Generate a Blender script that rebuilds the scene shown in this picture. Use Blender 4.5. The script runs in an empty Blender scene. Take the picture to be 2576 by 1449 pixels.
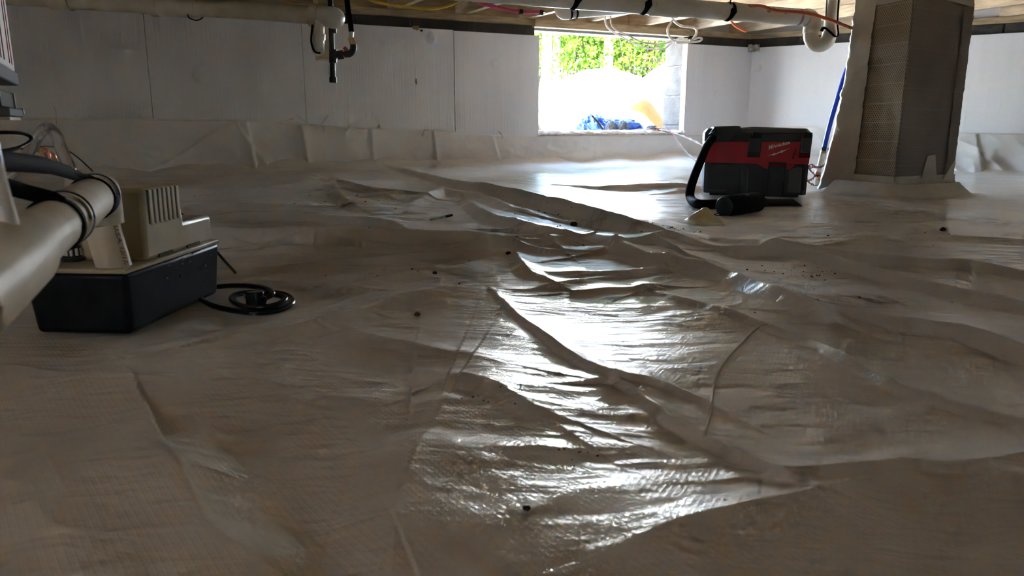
import bpy, bmesh, math, random
import numpy as np
from mathutils import Vector, Matrix

random.seed(7)
RNG = np.random.default_rng(11)
scn = bpy.context.scene
COL = scn.collection
R = math.radians

# ------------------------------------------------------------------ camera
FPX, HY, CAMH = 1900.0, 310.0, 0.31
PITCH = math.atan((724.5 - HY) / FPX)
cd = bpy.data.cameras.new('camera'); cam = bpy.data.objects.new('camera', cd); COL.objects.link(cam)
cam.location = (0, 0, CAMH); cam.rotation_euler = (math.pi/2 - PITCH, 0, 0)
cd.sensor_fit = 'HORIZONTAL'; cd.sensor_width = 36.0; cd.lens = FPX/2576*36.0
cd.clip_start = 0.02; cd.clip_end = 300
cd.dof.use_dof = True; cd.dof.focus_distance = 2.2; cd.dof.aperture_fstop = 11.0
scn.camera = cam

# ------------------------------------------------------------------ sky, sun, exposure
w = bpy.data.worlds.new('world'); scn.world = w; w.use_nodes = True
nt = w.node_tree; nt.nodes.clear()
sky = nt.nodes.new('ShaderNodeTexSky'); sky.sky_type = 'NISHITA'; sky.sun_disc = False
sky.sun_elevation = R(52); sky.sun_rotation = R(215); sky.air_density = 1.0; sky.dust_density = 1.5; sky.ozone_density = 1.0
bg = nt.nodes.new('ShaderNodeBackground'); bg.inputs[1].default_value = 0.95
wo = nt.nodes.new('ShaderNodeOutputWorld')
nt.links.new(sky.outputs[0], bg.inputs[0]); nt.links.new(bg.outputs[0], wo.inputs[0])
sd = bpy.data.lights.new('sun', 'SUN'); sun = bpy.data.objects.new('sun', sd); COL.objects.link(sun)
sd.energy = 40.0; sd.angle = R(0.6); sd.color = (0.96, 0.98, 1.0)
TO_SUN = Vector((-0.54, -0.64, 0.86)).normalized()
sun.rotation_euler = TO_SUN.to_track_quat('Z', 'Y').to_euler(); sun.location = (-6, -4, 12)
scn.view_settings.view_transform = 'Standard'; scn.view_settings.look = 'None'
scn.view_settings.gamma = 1.0; scn.view_settings.use_curve_mapping = False
scn.view_settings.exposure = 3.38
cy = scn.cycles
cy.use_denoising = True; cy.use_adaptive_sampling = True; cy.adaptive_threshold = 0.05; cy.max_bounces = 10; cy.diffuse_bounces = 8; cy.glossy_bounces = 5
cy.transmission_bounces = 8; cy.sample_clamp_indirect = 12.0; cy.caustics_reflective = True

# ------------------------------------------------------------------ pixel helpers (photo is 2576 x 1449)
CP, SP = math.cos(PITCH), math.sin(PITCH)
def ray(x, y):
    dx = (x - 1288.0)/FPX; dz = -(y - 724.5)/FPX
    return Vector((dx, CP + dz*SP, -SP + dz*CP))
O = Vector((0, 0, CAMH))
def PZ(x, y, z=0.0):
    r = ray(x, y); return O + r*((z - CAMH)/r.z)
def PY(x, y, Y):
    r = ray(x, y); return O + r*(Y/r.y)
def V3(*a): return Vector(a)

# wall frames: C = inner corner at the foam face
C = V3(1.704, 5.590, 0)
UB = V3(-1, -0.505, 0).normalized(); NB = V3(-UB.y, UB.x, 0)
if NB.y > 0: NB = -NB
UR = V3(1, -0.72, 0).normalized(); NR = V3(-UR.y, UR.x, 0)
if NR.y > 0: NR = -NR
ZZ = V3(0, 0, 1)
def WB(s, n, z): return C + UB*s + NB*n + ZZ*z
def WR(s, n, z): return C + UR*s + NR*n + ZZ*z
def on_plane(x, y, N, n):
    r = ray(x, y); t = (N.dot(C) + n - N.dot(O))/N.dot(r); return O + r*t
def sB(x, y, n=0.0):
    p = on_plane(x, y, NB, n); return (p - C).dot(UB), p.z
def sR(x, y, n=0.0):
    p = on_plane(x, y, NR, n); return (p - C).dot(UR), p.z

# ------------------------------------------------------------------ materials
MATS = {}
def mat(name, color, rough=0.6, spec=0.5, metal=0.0, var=0.0, var_scale=6.0, var_color=None, bump=0.0, bump_scale=40.0,
        stretch=(1, 1, 1), transmission=0.0, ior=1.45, coat=0.0, sss=0.0):
    m = bpy.data.materials.new(name); m.use_nodes = True
    n = m.node_tree.nodes; l = m.node_tree.links; b = n['Principled BSDF']
    b.inputs['Base Color'].default_value = (*color, 1); b.inputs['Roughness'].default_value = rough
    b.inputs['Specular IOR Level'].default_value = spec; b.inputs['Metallic'].default_value = metal
    b.inputs['Transmission Weight'].default_value = transmission; b.inputs['IOR'].default_value = ior
    b.inputs['Coat Weight'].default_value = coat
    geo = n.new('ShaderNodeNewGeometry'); mp = n.new('ShaderNodeMapping'); mp.inputs['Scale'].default_value = stretch
    l.new(geo.outputs['Position'], mp.inputs['Vector'])
    if var > 0:
        t = n.new('ShaderNodeTexNoise'); t.inputs['Scale'].default_value = var_scale; t.inputs['Detail'].default_value = 5
        l.new(mp.outputs[0], t.inputs['Vector'])
        cr = n.new('ShaderNodeValToRGB'); cr.color_ramp.elements[0].position = 0.36; cr.color_ramp.elements[1].position = 0.66
        vc = var_color or tuple(c*(1 - var) for c in color)
        cr.color_ramp.elements[0].color = (*vc, 1); cr.color_ramp.elements[1].color = (*color, 1)
        l.new(t.outputs['Fac'], cr.inputs[0]); l.new(cr.outputs[0], b.inputs['Base Color'])
    if bump > 0:
        t2 = n.new('ShaderNodeTexNoise'); t2.inputs['Scale'].default_value = bump_scale; t2.inputs['Detail'].default_value = 4
        l.new(mp.outputs[0], t2.inputs['Vector'])
        bp = n.new('ShaderNodeBump'); bp.inputs['Strength'].default_value = bump; bp.inputs['Distance'].default_value = 0.004
        l.new(t2.outputs['Fac'], bp.inputs['Height']); l.new(bp.outputs[0], b.inputs['Normal'])
    MATS[name] = m
    return m

M_foam = mat('foam', (0.86, 0.87, 0.885), 0.45, 0.4, var=0.10, var_scale=2.2, bump=0.5, bump_scale=60, stretch=(1.6, 1.6, 0.05))
M_foam_edge = mat('foam_edge', (0.83, 0.81, 0.76), 0.9, 0.2, var=0.35, var_scale=30, var_color=(0.62, 0.52, 0.38), bump=1.0, bump_scale=120)
M_block = mat('concrete_block', (0.085, 0.078, 0.068), 0.95, 0.2, var=0.3, var_scale=14, bump=0.9, bump_scale=160)
M_mortar = mat('mortar', (0.16, 0.15, 0.135), 0.95, 0.2, var=0.3, var_scale=30, bump=0.9, bump_scale=120)
M_wood = mat('joist_wood', (0.74, 0.57, 0.37), 0.75, 0.3, var=0.3, var_scale=7, bump=0.3, bump_scale=30, stretch=(1.5, 1.5, 9))
M_wood2 = mat('sill_wood', (0.55, 0.42, 0.25), 0.8, 0.3, var=0.35, var_scale=6, bump=0.3, bump_scale=30, stretch=(1.5, 1.5, 12))
M_subfloor = mat('subfloor_wood', (0.74, 0.62, 0.46), 0.85, 0.2, var=0.35, var_scale=12)
M_pvc = mat('pvc', (0.80, 0.79, 0.74), 0.32, 0.5, var=0.12, var_scale=9, var_color=(0.70, 0.66, 0.56))
M_pvc_old = mat('pvc_yellowed', (0.72, 0.68, 0.58), 0.38, 0.5, var=0.28, var_scale=11, var_color=(0.58, 0.50, 0.36))
M_black = mat('black_plastic', (0.016, 0.016, 0.018), 0.38, 0.5, var=0.3, var_scale=30)
M_black_matte = mat('black_rubber', (0.008, 0.007, 0.007), 0.75, 0.08)
M_black_gloss = mat('black_cord', (0.012, 0.012, 0.013), 0.22, 0.5)
M_tank = mat('pump_tank_black', (0.004, 0.004, 0.005), 0.42, 0.16, var=0.9, var_scale=26, var_color=(0.011, 0.011, 0.013))
M_grime = mat('pale_scuff', (0.30, 0.28, 0.25), 0.8)
M_charcoal = mat('charcoal_plastic', (0.040, 0.044, 0.048), 0.5, 0.5, var=0.2, var_scale=20)
M_charcoal2 = mat('charcoal_light', (0.075, 0.080, 0.080), 0.55, 0.5)
M_red = mat('red_plastic', (0.50, 0.030, 0.040), 0.45, 0.5)
M_darkred = mat('dark_red_recess', (0.16, 0.010, 0.016), 0.6, 0.4)
M_logo = mat('logo_white', (0.78, 0.76, 0.72), 0.5)
M_beige = mat('pump_cover_beige', (0.56, 0.50, 0.37), 0.42, 0.5, var=0.22, var_scale=10, var_color=(0.44, 0.36, 0.22))
M_slot = mat('vent_slot', (0.10, 0.085, 0.06), 0.8)
M_blue_cement = mat('blue_cement', (0.015, 0.045, 0.14), 0.4)
M_print_red = mat('red_print', (0.36, 0.12, 0.10), 0.6)
M_iron = mat('black_iron', (0.022, 0.018, 0.020), 0.4, 0.5, bump=0.3, bump_scale=90)
M_brass = mat('brass', (0.55, 0.38, 0.16), 0.32, 0.5, metal=0.9)
M_copper = mat('copper', (0.55, 0.22, 0.13), 0.35, 0.5, metal=0.8)
M_steel = mat('steel', (0.5, 0.5, 0.48), 0.35, 0.5, metal=0.9)
M_grey = mat('grey_paint', (0.10, 0.10, 0.10), 0.6)
M_white_cab = mat('white_cabinet', (0.78, 0.74, 0.74), 0.5)
M_stripe = mat('red_stripe', (0.45, 0.09, 0.12), 0.6)
M_yellow = mat('yellow_sheath', (0.72, 0.52, 0.06), 0.4)
M_pink = mat('red_pex', (0.75, 0.10, 0.22), 0.35)
M_orange = mat('orange_cable', (0.75, 0.16, 0.05), 0.4)
M_white_cable = mat('white_cable', (0.72, 0.68, 0.62), 0.45)
M_bluepex = mat('blue_pex', (0.008, 0.055, 0.55), 0.35)
M_green_w = mat('green_wire', (0.02, 0.14, 0.08), 0.45)
M_red_w = mat('red_wire', (0.55, 0.06, 0.08), 0.45)
M_clear = mat('clear_vinyl', (0.92, 0.92, 0.92), 0.12, 0.5, transmission=0.92, ior=1.35)
M_lintel = mat('steel_lintel', (0.11, 0.11, 0.12), 0.6, 0.4)
M_tape = mat('white_tape', (0.55, 0.51, 0.42), 0.38, 0.5, var=0.12, var_scale=14, bump=0.6, bump_scale=22)
M_sheet = mat('white_sheeting', (0.80, 0.80, 0.80), 0.35, 0.5, bump=0.4, bump_scale=6)
M_soil = mat('tan_soil', (0.62, 0.50, 0.36), 0.95, 0.1, var=0.35, var_scale=5, bump=0.8, bump_scale=25)
M_tan = mat('tan_clay', (0.10, 0.048, 0.014), 0.9, 0.1, var=0.3, var_scale=9, bump=0.6, bump_scale=20)
M_bluetarp = mat('blue_tarp', (0.03, 0.09, 0.34), 0.3, 0.5, var=0.5, var_scale=9)
M_rock = mat('dark_rock', (0.045, 0.042, 0.040), 0.8, 0.3, var=0.3, var_scale=20, bump=0.6, bump_scale=30)
M_bark = mat('bark', (0.018, 0.014, 0.013), 0.95, 0.1, var=0.5, var_scale=6, bump=1.0, bump_scale=20)
M_bark_pale = mat('bark_pale', (0.050, 0.044, 0.040), 0.95, 0.1, var=0.4, var_scale=6, bump=1.0, bump_scale=20)
M_dirt = mat('dirt_crumb', (0.045, 0.030, 0.018), 0.95, 0.1)
M_clod = mat('dirt_clod', (0.060, 0.050, 0.025), 0.95, 0.1, bump=0.8, bump_scale=200)
M_yellowsheet = mat('yellowed_plastic', (0.62, 0.55, 0.30), 0.35, 0.5, bump=0.4, bump_scale=60)
M_glint = mat('pale_glint', (0.75, 0.72, 0.62), 0.7)  # light caught on a crease, put into the colour
M_pen = mat('pale_cyan', (0.45, 0.72, 0.70), 0.3)
M_outwhite = mat('white_board', (0.85, 0.85, 0.82), 0.6)

def leaf_mat(name, c1, c2, trans):
    m = bpy.data.materials.new(name); m.use_nodes = True
    n = m.node_tree.nodes; l = m.node_tree.links; n.clear()
    out = n.new('ShaderNodeOutputMaterial'); mix = n.new('ShaderNodeMixShader'); mix.inputs[0].default_value = 0.5
    d = n.new('ShaderNodeBsdfDiffuse'); t = n.new('ShaderNodeBsdfTranslucent')
    oi = n.new('ShaderNodeNewGeometry'); cr = n.new('ShaderNodeValToRGB')
    cr.color_ramp.elements[0].color = (*c1, 1); cr.color_ramp.elements[1].color = (*c2, 1)
    l.new(oi.outputs['Random Per Island'], cr.inputs[0]); l.new(cr.outputs[0], d.inputs[0])
    mul = n.new('ShaderNodeMix'); mul.data_type = 'RGBA'; mul.blend_type = 'MULTIPLY'; mul.inputs[0].default_value = 1
    mul.inputs[7].default_value = (*trans, 1)
    l.new(cr.outputs[0], mul.inputs[6]); l.new(mul.outputs[2], t.inputs[0])
    l.new(d.outputs[0], mix.inputs[1]); l.new(t.outputs[0], mix.inputs[2]); l.new(mix.outputs[0], out.inputs[0])
    return m
M_leaf = leaf_mat('leaf_green', (0.007, 0.022, 0.004), (0.025, 0.058, 0.008), (1.3, 1.3, 0.7))
M_leaf2 = leaf_mat('leaf_yellow_green', (0.015, 0.033, 0.005), (0.044, 0.076, 0.010), (1.3, 1.3, 0.7))

def film_mat(name, color, rough, thread=0.35, pitch=0.010, dirt=True, wr=0.5, coat=0.0, spec=0.5):
    """reinforced plastic film: fine thread lattice and fine creases as relief, soil stains as colour"""
    m = bpy.data.materials.new(name); m.use_nodes = True
    n = m.node_tree.nodes; l = m.node_tree.links; b = n['Principled BSDF']
    b.inputs['Roughness'].default_value = rough; b.inputs['Specular IOR Level'].default_value = spec
    b.inputs['Coat Weight'].default_value = coat; b.inputs['Coat Roughness'].default_value = 0.055
    geo = n.new('ShaderNodeNewGeometry')
    def noise(scale, detail, stretch=(1, 1, 1), rot=0.0, dist=0.0):
        mp = n.new('ShaderNodeMapping'); mp.inputs['Scale'].default_value = stretch; mp.inputs['Rotation'].default_value = (0, 0, rot)
        l.new(geo.outputs['Position'], mp.inputs['Vector'])
        t = n.new('ShaderNodeTexNoise'); t.inputs['Scale'].default_value = scale; t.inputs['Detail'].default_value = detail
        t.inputs['Distortion'].default_value = dist
        l.new(mp.outputs[0], t.inputs['Vector']); return t.outputs['Fac']
    # colour: slight yellowing + soil spots
    cr = n.new('ShaderNodeValToRGB'); cr.color_ramp.elements[0].position = 0.30; cr.color_ramp.elements[1].position = 0.62
    cr.color_ramp.elements[0].color = (color[0]*0.86, color[1]*0.82, color[2]*0.76, 1); cr.color_ramp.elements[1].color = (*color, 1)
    l.new(noise(2.3, 6), cr.inputs[0]); last = cr.outputs[0]
    if dirt:
        r2 = n.new('ShaderNodeValToRGB'); r2.color_ramp.elements[0].position = 0.70; r2.color_ramp.elements[1].position = 0.80
        r2.color_ramp.elements[0].color = (0, 0, 0, 1); r2.color_ramp.elements[1].color = (1, 1, 1, 1)
        l.new(noise(5.0, 8, (1, 1.0, 1), 0.3, 0.4), r2.inputs[0])
        mx = n.new('ShaderNodeMix'); mx.data_type = 'RGBA'; mx.inputs[7].default_value = (0.20, 0.13, 0.055, 1)
        l.new(r2.outputs[0], mx.inputs[0]); l.new(last, mx.inputs[6]); last = mx.outputs[2]
        at = n.new('ShaderNodeAttribute'); at.attribute_name = 'soil'
        mx2 = n.new('ShaderNodeMix'); mx2.data_type = 'RGBA'; mx2.inputs[7].default_value = (0.13, 0.080, 0.030, 1)
        l.new(at.outputs['Fac'], mx2.inputs[0]); l.new(last, mx2.inputs[6]); last = mx2.outputs[2]
    l.new(last, b.inputs['Base Color'])
    # relief
    def waves(rot, p):
        mp = n.new('ShaderNodeMapping'); mp.inputs['Rotation'].default_value = (0, 0, rot)
        l.new(geo.outputs['Position'], mp.inputs['Vector'])
        t = n.new('ShaderNodeTexWave'); t.inputs['Scale'].default_value = 1.0/(p*20.0)*6.2832/6.2832; t.inputs['Distortion'].default_value = 0.0
        t.inputs['Scale'].default_value = 0.314/p
        l.new(mp.outputs[0], t.inputs['Vector'])
        pw = n.new('ShaderNodeMath'); pw.operation = 'POWER'; pw.inputs[1].default_value = 6.0
        l.new(t.outputs['Fac'], pw.inputs[0]); return pw.outputs[0]
    a = n.new('ShaderNodeMath'); a.operation = 'MAXIMUM'
    l.new(waves(R(24), pitch), a.inputs[0]); l.new(waves(R(-38), pitch), a.inputs[1])
    b1 = n.new('ShaderNodeBump'); b1.inputs['Strength'].default_value = thread; b1.inputs['Distance'].default_value = 0.0012
    l.new(a.outputs[0], b1.inputs['Height'])
    b2 = n.new('ShaderNodeBump'); b2.inputs['Strength'].default_value = wr; b2.inputs['Distance'].default_value = 0.006
    l.new(noise(22, 5, (0.55, 1.6, 1), 0.25, 0.6), b2.inputs['Height']); l.new(b1.outputs[0], b2.inputs['Normal'])
    b3 = n.new('ShaderNodeBump'); b3.inputs['Strength'].default_value = wr*0.8; b3.inputs['Distance'].default_value = 0.02
    l.new(noise(6, 3, (0.6, 1.5, 1), -0.3, 0.4), b3.inputs['Height']); l.new(b2.outputs[0], b3.inputs['Normal'])
    l.new(b3.outputs[0], b.inputs['Normal']); l.new(b3.outputs[0], b.inputs['Coat Normal'])
    return m
M_film = film_mat('floor_film', (0.82, 0.785, 0.72), 0.42, thread=0.15, pitch=0.0055, coat=0.42, wr=0.6, spec=0.6)
M_film_wall = film_mat('wall_film', (0.80, 0.785, 0.76), 0.30, thread=0.15, wr=0.45, dirt=False)

def net_mat(name, U, base, thread):
    """dark netted film: thread lattice pitch about 9 mm over brown film"""
    m = bpy.data.materials.new(name); m.use_nodes = True
    n = m.node_tree.nodes; l = m.node_tree.links; b = n['Principled BSDF']
    b.inputs['Roughness'].default_value = 0.42; b.inputs['Specular IOR Level'].default_value = 0.5
    geo = n.new('ShaderNodeNewGeometry')
    d = n.new('ShaderNodeVectorMath'); d.operation = 'DOT_PRODUCT'; d.inputs[1].default_value = U
    l.new(geo.outputs['Position'], d.inputs[0])
    sp = n.new('ShaderNodeSeparateXYZ'); l.new(geo.outputs['Position'], sp.inputs[0])
    def lines(ax, az, p, width):
        m1 = n.new('ShaderNodeMath'); m1.operation = 'MULTIPLY'; m1.inputs[1].default_value = ax/p; l.new(d.outputs['Value'], m1.inputs[0])
        m2 = n.new('ShaderNodeMath'); m2.operation = 'MULTIPLY_ADD'; m2.inputs[1].default_value = az/p
        l.new(sp.outputs[2], m2.inputs[0]); l.new(m1.outputs[0], m2.inputs[2])
        f = n.new('ShaderNodeMath'); f.operation = 'FRACT'; l.new(m2.outputs[0], f.inputs[0])
        lt = n.new('ShaderNodeMath'); lt.operation = 'LESS_THAN'; lt.inputs[1].default_value = width; l.new(f.outputs[0], lt.inputs[0])
        return lt.outputs[0]
    a = n.new('ShaderNodeMath'); a.operation = 'MAXIMUM'
    l.new(lines(0.84, 0.54, 0.0085, 0.30), a.inputs[0]); l.new(lines(-0.84, 0.54, 0.0085, 0.30), a.inputs[1])
    a2 = n.new('ShaderNodeMath'); a2.operation = 'MAXIMUM'; l.new(a.outputs[0], a2.inputs[0]); l.new(lines(0.03, 1, 0.075, 0.05), a2.inputs[1])
    mx = n.new('ShaderNodeMix'); mx.data_type = 'RGBA'
    mx.inputs[6].default_value = (*base, 1); mx.inputs[7].default_value = (*thread, 1)
    l.new(a2.outputs[0], mx.inputs[0])
    t = n.new('ShaderNodeTexNoise'); t.inputs['Scale'].default_value = 5; l.new(geo.outputs['Position'], t.inputs['Vector'])
    mm = n.new('ShaderNodeMix'); mm.data_type = 'RGBA'; mm.blend_type = 'MULTIPLY'; mm.inputs[0].default_value = 0.6
    l.new(mx.outputs[2], mm.inputs[6]); l.new(t.outputs['Fac'], mm.inputs[7]); l.new(mm.outputs[2], b.inputs['Base Color'])
    bp = n.new('ShaderNodeBump'); bp.inputs['Strength'].default_value = 0.5; bp.inputs['Distance'].default_value = 0.001
    l.new(a2.outputs[0], bp.inputs['Height']); l.new(bp.outputs[0], b.inputs['Normal'])
    return m

# ------------------------------------------------------------------ mesh helpers
def root_loc(o):
    while o.parent: o = o.parent
    return o.location.copy()
class MB:
    def __init__(s): s.v = []; s.f = []
    def add(s, vs, fs):
        k = len(s.v); s.v += [tuple(v) for v in vs]; s.f += [tuple(i + k for i in f) for f in fs]; return s
    def hexa(s, p):
        return s.add(p, [(3, 2, 1, 0), (4, 5, 6, 7), (0, 1, 5, 4), (1, 2, 6, 5), (2, 3, 7, 6), (3, 0, 4, 7)])
    def box(s, a, b, T=None):
        T = T or (lambda x, y, z: V3(x, y, z))
        x0, y0, z0 = a; x1, y1, z1 = b
        return s.hexa([T(x0, y0, z0), T(x1, y0, z0), T(x1, y1, z0), T(x0, y1, z0), T(x0, y0, z1), T(x1, y0, z1), T(x1, y1, z1), T(x0, y1, z1)])
    def prism(s, poly, h0, h1, T, scale1=None, center=None):
        """poly in local (x,y); extruded along third axis from h0 to h1; T maps (x,y,h)"""
        n = len(poly); top = poly
        if scale1: 
            cx, cyy = center or (sum(p[0] for p in poly)/n, sum(p[1] for p in poly)/n)
            top = [(cx + (p[0]-cx)*scale1[0], cyy + (p[1]-cyy)*scale1[1]) for p in poly]
        vs = [T(x, y, h0) for x, y in poly] + [T(x, y, h1) for x, y in top]
        fs = [tuple(range(n))[::-1], tuple(range(n, 2*n))] + [(i, (i+1) % n, n + (i+1) % n, n + i) for i in range(n)]
        return s.add(vs, fs)
    def tube(s, pts, r, seg=12, closed=False, caps=True, flat=None):
        pts = [Vector(p) for p in pts]; n = len(pts)
        rr = r if isinstance(r, (list, tuple)) else [r]*n
        tang = []
        for i in range(n):
            a = pts[(i-1) % n] if (closed or i > 0) else pts[i]; b = pts[(i+1) % n] if (closed or i < n-1) else pts[i]
            t = b - a; tang.append(t.normalized() if t.length > 1e-9 else V3(0, 0, 1))
        up = V3(0, 0, 1) if abs(tang[0].z) < 0.9 else V3(1, 0, 0)
        nv = (up - tang[0]*up.dot(tang[0])).normalized(); vs = []
        for i in range(n):
            nv = (nv - tang[i]*nv.dot(tang[i])); nv = nv.normalized() if nv.length > 1e-9 else V3(1, 0, 0)
            bn = tang[i].cross(nv)
            for k in range(seg):
                a = 2*math.pi*k/seg
                e1, e2 = (1, 1) if not flat else flat
                vs.append(pts[i] + (nv*math.cos(a)*e1 + bn*math.sin(a)*e2)*rr[i])
        fs = []; m = n if closed else n-1
        for i in range(m):
            j = (i+1) % n
            for k in range(seg):
                k2 = (k+1) % seg
                fs.append((i*seg+k, i*seg+k2, j*seg+k2, j*seg+k))
        if caps and not closed:
            fs.append(tuple(range(seg))[::-1]); fs.append(tuple((n-1)*seg + k for k in range(seg)))
        return s.add(vs, fs)
    def cyl(s, a, b, r, seg=24): return s.tube([a, b], r, seg)
    def ring(s, c, axis, R0, r, seg=32, rs=8):
        axis = Vector(axis).normalized(); x = axis.orthogonal().normalized(); y = axis.cross(x)
        return s.tube([Vector(c) + (x*math.cos(2*math.pi*i/seg) + y*math.sin(2*math.pi*i/seg))*R0 for i in range(seg)], r, rs, closed=True)
    def band(s, c, axis, R0, width, th=0.001, seg=32):
        axis = Vector(axis).normalized(); c = Vector(c)
        return s.tube([c - axis*width/2, c - axis*width/2, c + axis*width/2, c + axis*width/2], [R0*0.98, R0+th, R0+th, R0*0.98], seg)
    def grid(s, P):
        h, wd = P.shape[:2]
        idx = np.arange(h*wd).reshape(h, wd)
        q = np.stack([idx[:-1, :-1], idx[:-1, 1:], idx[1:, 1:], idx[1:, :-1]], -1).reshape(-1, 4)
        return s.add(P.reshape(-1, 3).tolist(), q.tolist())
    def build(s, name, material, parent=None, smooth=40, bevel=0.0, bseg=2):
        vs = s.v
        if parent is not None:
            o0 = root_loc(parent); vs = [(x-o0.x, y-o0.y, z-o0.z) for x, y, z in vs]
        me = bpy.data.meshes.new(name); me.from_pydata(vs, [], s.f); me.update()
        bm = bmesh.new(); bm.from_mesh(me); bmesh.ops.recalc_face_normals(bm, faces=bm.faces); bm.to_mesh(me); bm.free()
        me.materials.append(material)
        if smooth:
            me.polygons.foreach_set('use_smooth', [True]*len(me.polygons)); me.set_sharp_from_angle(angle=R(smooth))
        ob = bpy.data.objects.new(name, me); COL.objects.link(ob)
        if parent is not None: ob.parent = parent
        if bevel:
            md = ob.modifiers.new('bevel', 'BEVEL'); md.width = bevel; md.segments = bseg; md.limit_method = 'ANGLE'; md.angle_limit = R(35)
        return ob
def np_mesh(name, V, Q, material, parent=None, smooth=True):
    me = bpy.data.meshes.new(name)
    if parent is not None:
        o0 = root_loc(parent); V = V - np.array(o0)
    k = Q.shape[1]
    me.vertices.add(len(V)); me.vertices.foreach_set('co', V.astype(np.float32).ravel())
    me.loops.add(Q.size); me.loops.foreach_set('vertex_index', Q.astype(np.int32).ravel())
    me.polygons.add(len(Q)); me.polygons.foreach_set('loop_start', np.arange(0, Q.size, k, dtype=np.int32))
    me.polygons.foreach_set('use_smooth', np.full(len(Q), smooth))
    me.update(calc_edges=True); me.materials.append(material)
    ob = bpy.data.objects.new(name, me); COL.objects.link(ob)
    if parent is not None: ob.parent = parent
    return ob
def grid_quads(h, wd, wrap=False):
    idx = np.arange(h*wd).reshape(h, wd)
    if wrap: idx = np.concatenate([idx, idx[:, :1]], 1)
    return np.stack([idx[:-1, :-1], idx[:-1, 1:], idx[1:, 1:], idx[1:, :-1]], -1).reshape(-1, 4)
def thing(name, label, cat, loc=(0, 0, 0), group=None):
    o = bpy.data.objects.new(name, None); COL.objects.link(o); o.location = loc; o.empty_display_size = 0.05
    o['label'] = label; o['category'] = cat
    if group: o['group'] = group
    return o
def tag(o, label, cat, group=None):
    o['label'] = label; o['category'] = cat
    if group: o['group'] = group
    return o
def struct(o): o['kind'] = 'structure'; return o
def spline(pts, n=8):
    """Catmull-Rom through pts"""
    P = [Vector(p) for p in pts]; out = []
    P2 = [P[0]*2 - P[1]] + P + [P[-1]*2 - P[-2]]
    for i in range(1, len(P2)-2):
        a, b, c, d = P2[i-1:i+3]
        for k in range(n):
            t = k/n
            out.append(0.5*((2*b) + (c-a)*t + (2*a - 5*b + 4*c - d)*t*t + (3*b - a - 3*c + d)*t**3))
    out.append(P[-1]); return out
def text_mesh(body, size, shear=0.0, offset=0.0):
    cu = bpy.data.curves.new('t', 'FONT'); cu.body = body; cu.size = size; cu.shear = shear; cu.offset = offset
    cu.resolution_u = 3
    ob = bpy.data.objects.new('t', cu); COL.objects.link(ob)
    dg = bpy.context.evaluated_depsgraph_get()
    me = bpy.data.meshes.new_from_object(ob.evaluated_get(dg))
    vs = [v.co.copy() for v in me.vertices]; fs = [tuple(p.vertices) for p in me.polygons]
    bpy.data.objects.remove(ob); bpy.data.meshes.remove(me)
    return vs, fs

def perlin(x, y, seed=0):
    rng = np.random.default_rng(seed); ang = rng.random((256,))*2*np.pi; perm = rng.permutation(256)
    xi = np.floor(x).astype(int); yi = np.floor(y).astype(int); xf = x-xi; yf = y-yi
    u = xf*xf*xf*(xf*(xf*6-15)+10); v = yf*yf*yf*(yf*(yf*6-15)+10)
    def g(ix, iy, fx, fy):
        a = ang[perm[(perm[ix & 255] + iy) & 255]]; return np.cos(a)*fx + np.sin(a)*fy
    return ((g(xi, yi, xf, yf)*(1-u) + g(xi+1, yi, xf-1, yf)*u)*(1-v) + (g(xi, yi+1, xf, yf-1)*(1-u) + g(xi+1, yi+1, xf-1, yf-1)*u)*v)

# ================================================================== STRUCTURE
LB = 5.6; LR = 4.6
PB = WB(LB, 0, 0); PR_ = WR(LR, 0, 0)
POLY = [C, PR_, V3(3.2, -3.2, 0), V3(-2.6, -3.4, 0), PB]          # room outline at the foam faces
PIER_K = PZ(2245, 508, 0)                                          # nearest corner of the pier
PIER_A, PIER_B = 0.25, 0.35
PU = -NB; PV = -UB                                                 # pier edges: PU goes back-left, PV goes right
PIER_O = PIER_K

def edge_dist(x, y, a, b):
    dx, dy = b.x-a.x, b.y-a.y; L2 = dx*dx+dy*dy
    t = np.clip(((x-a.x)*dx + (y-a.y)*dy)/L2, 0, 1)
    return np.hypot(x-(a.x+t*dx), y-(a.y+t*dy))

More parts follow.
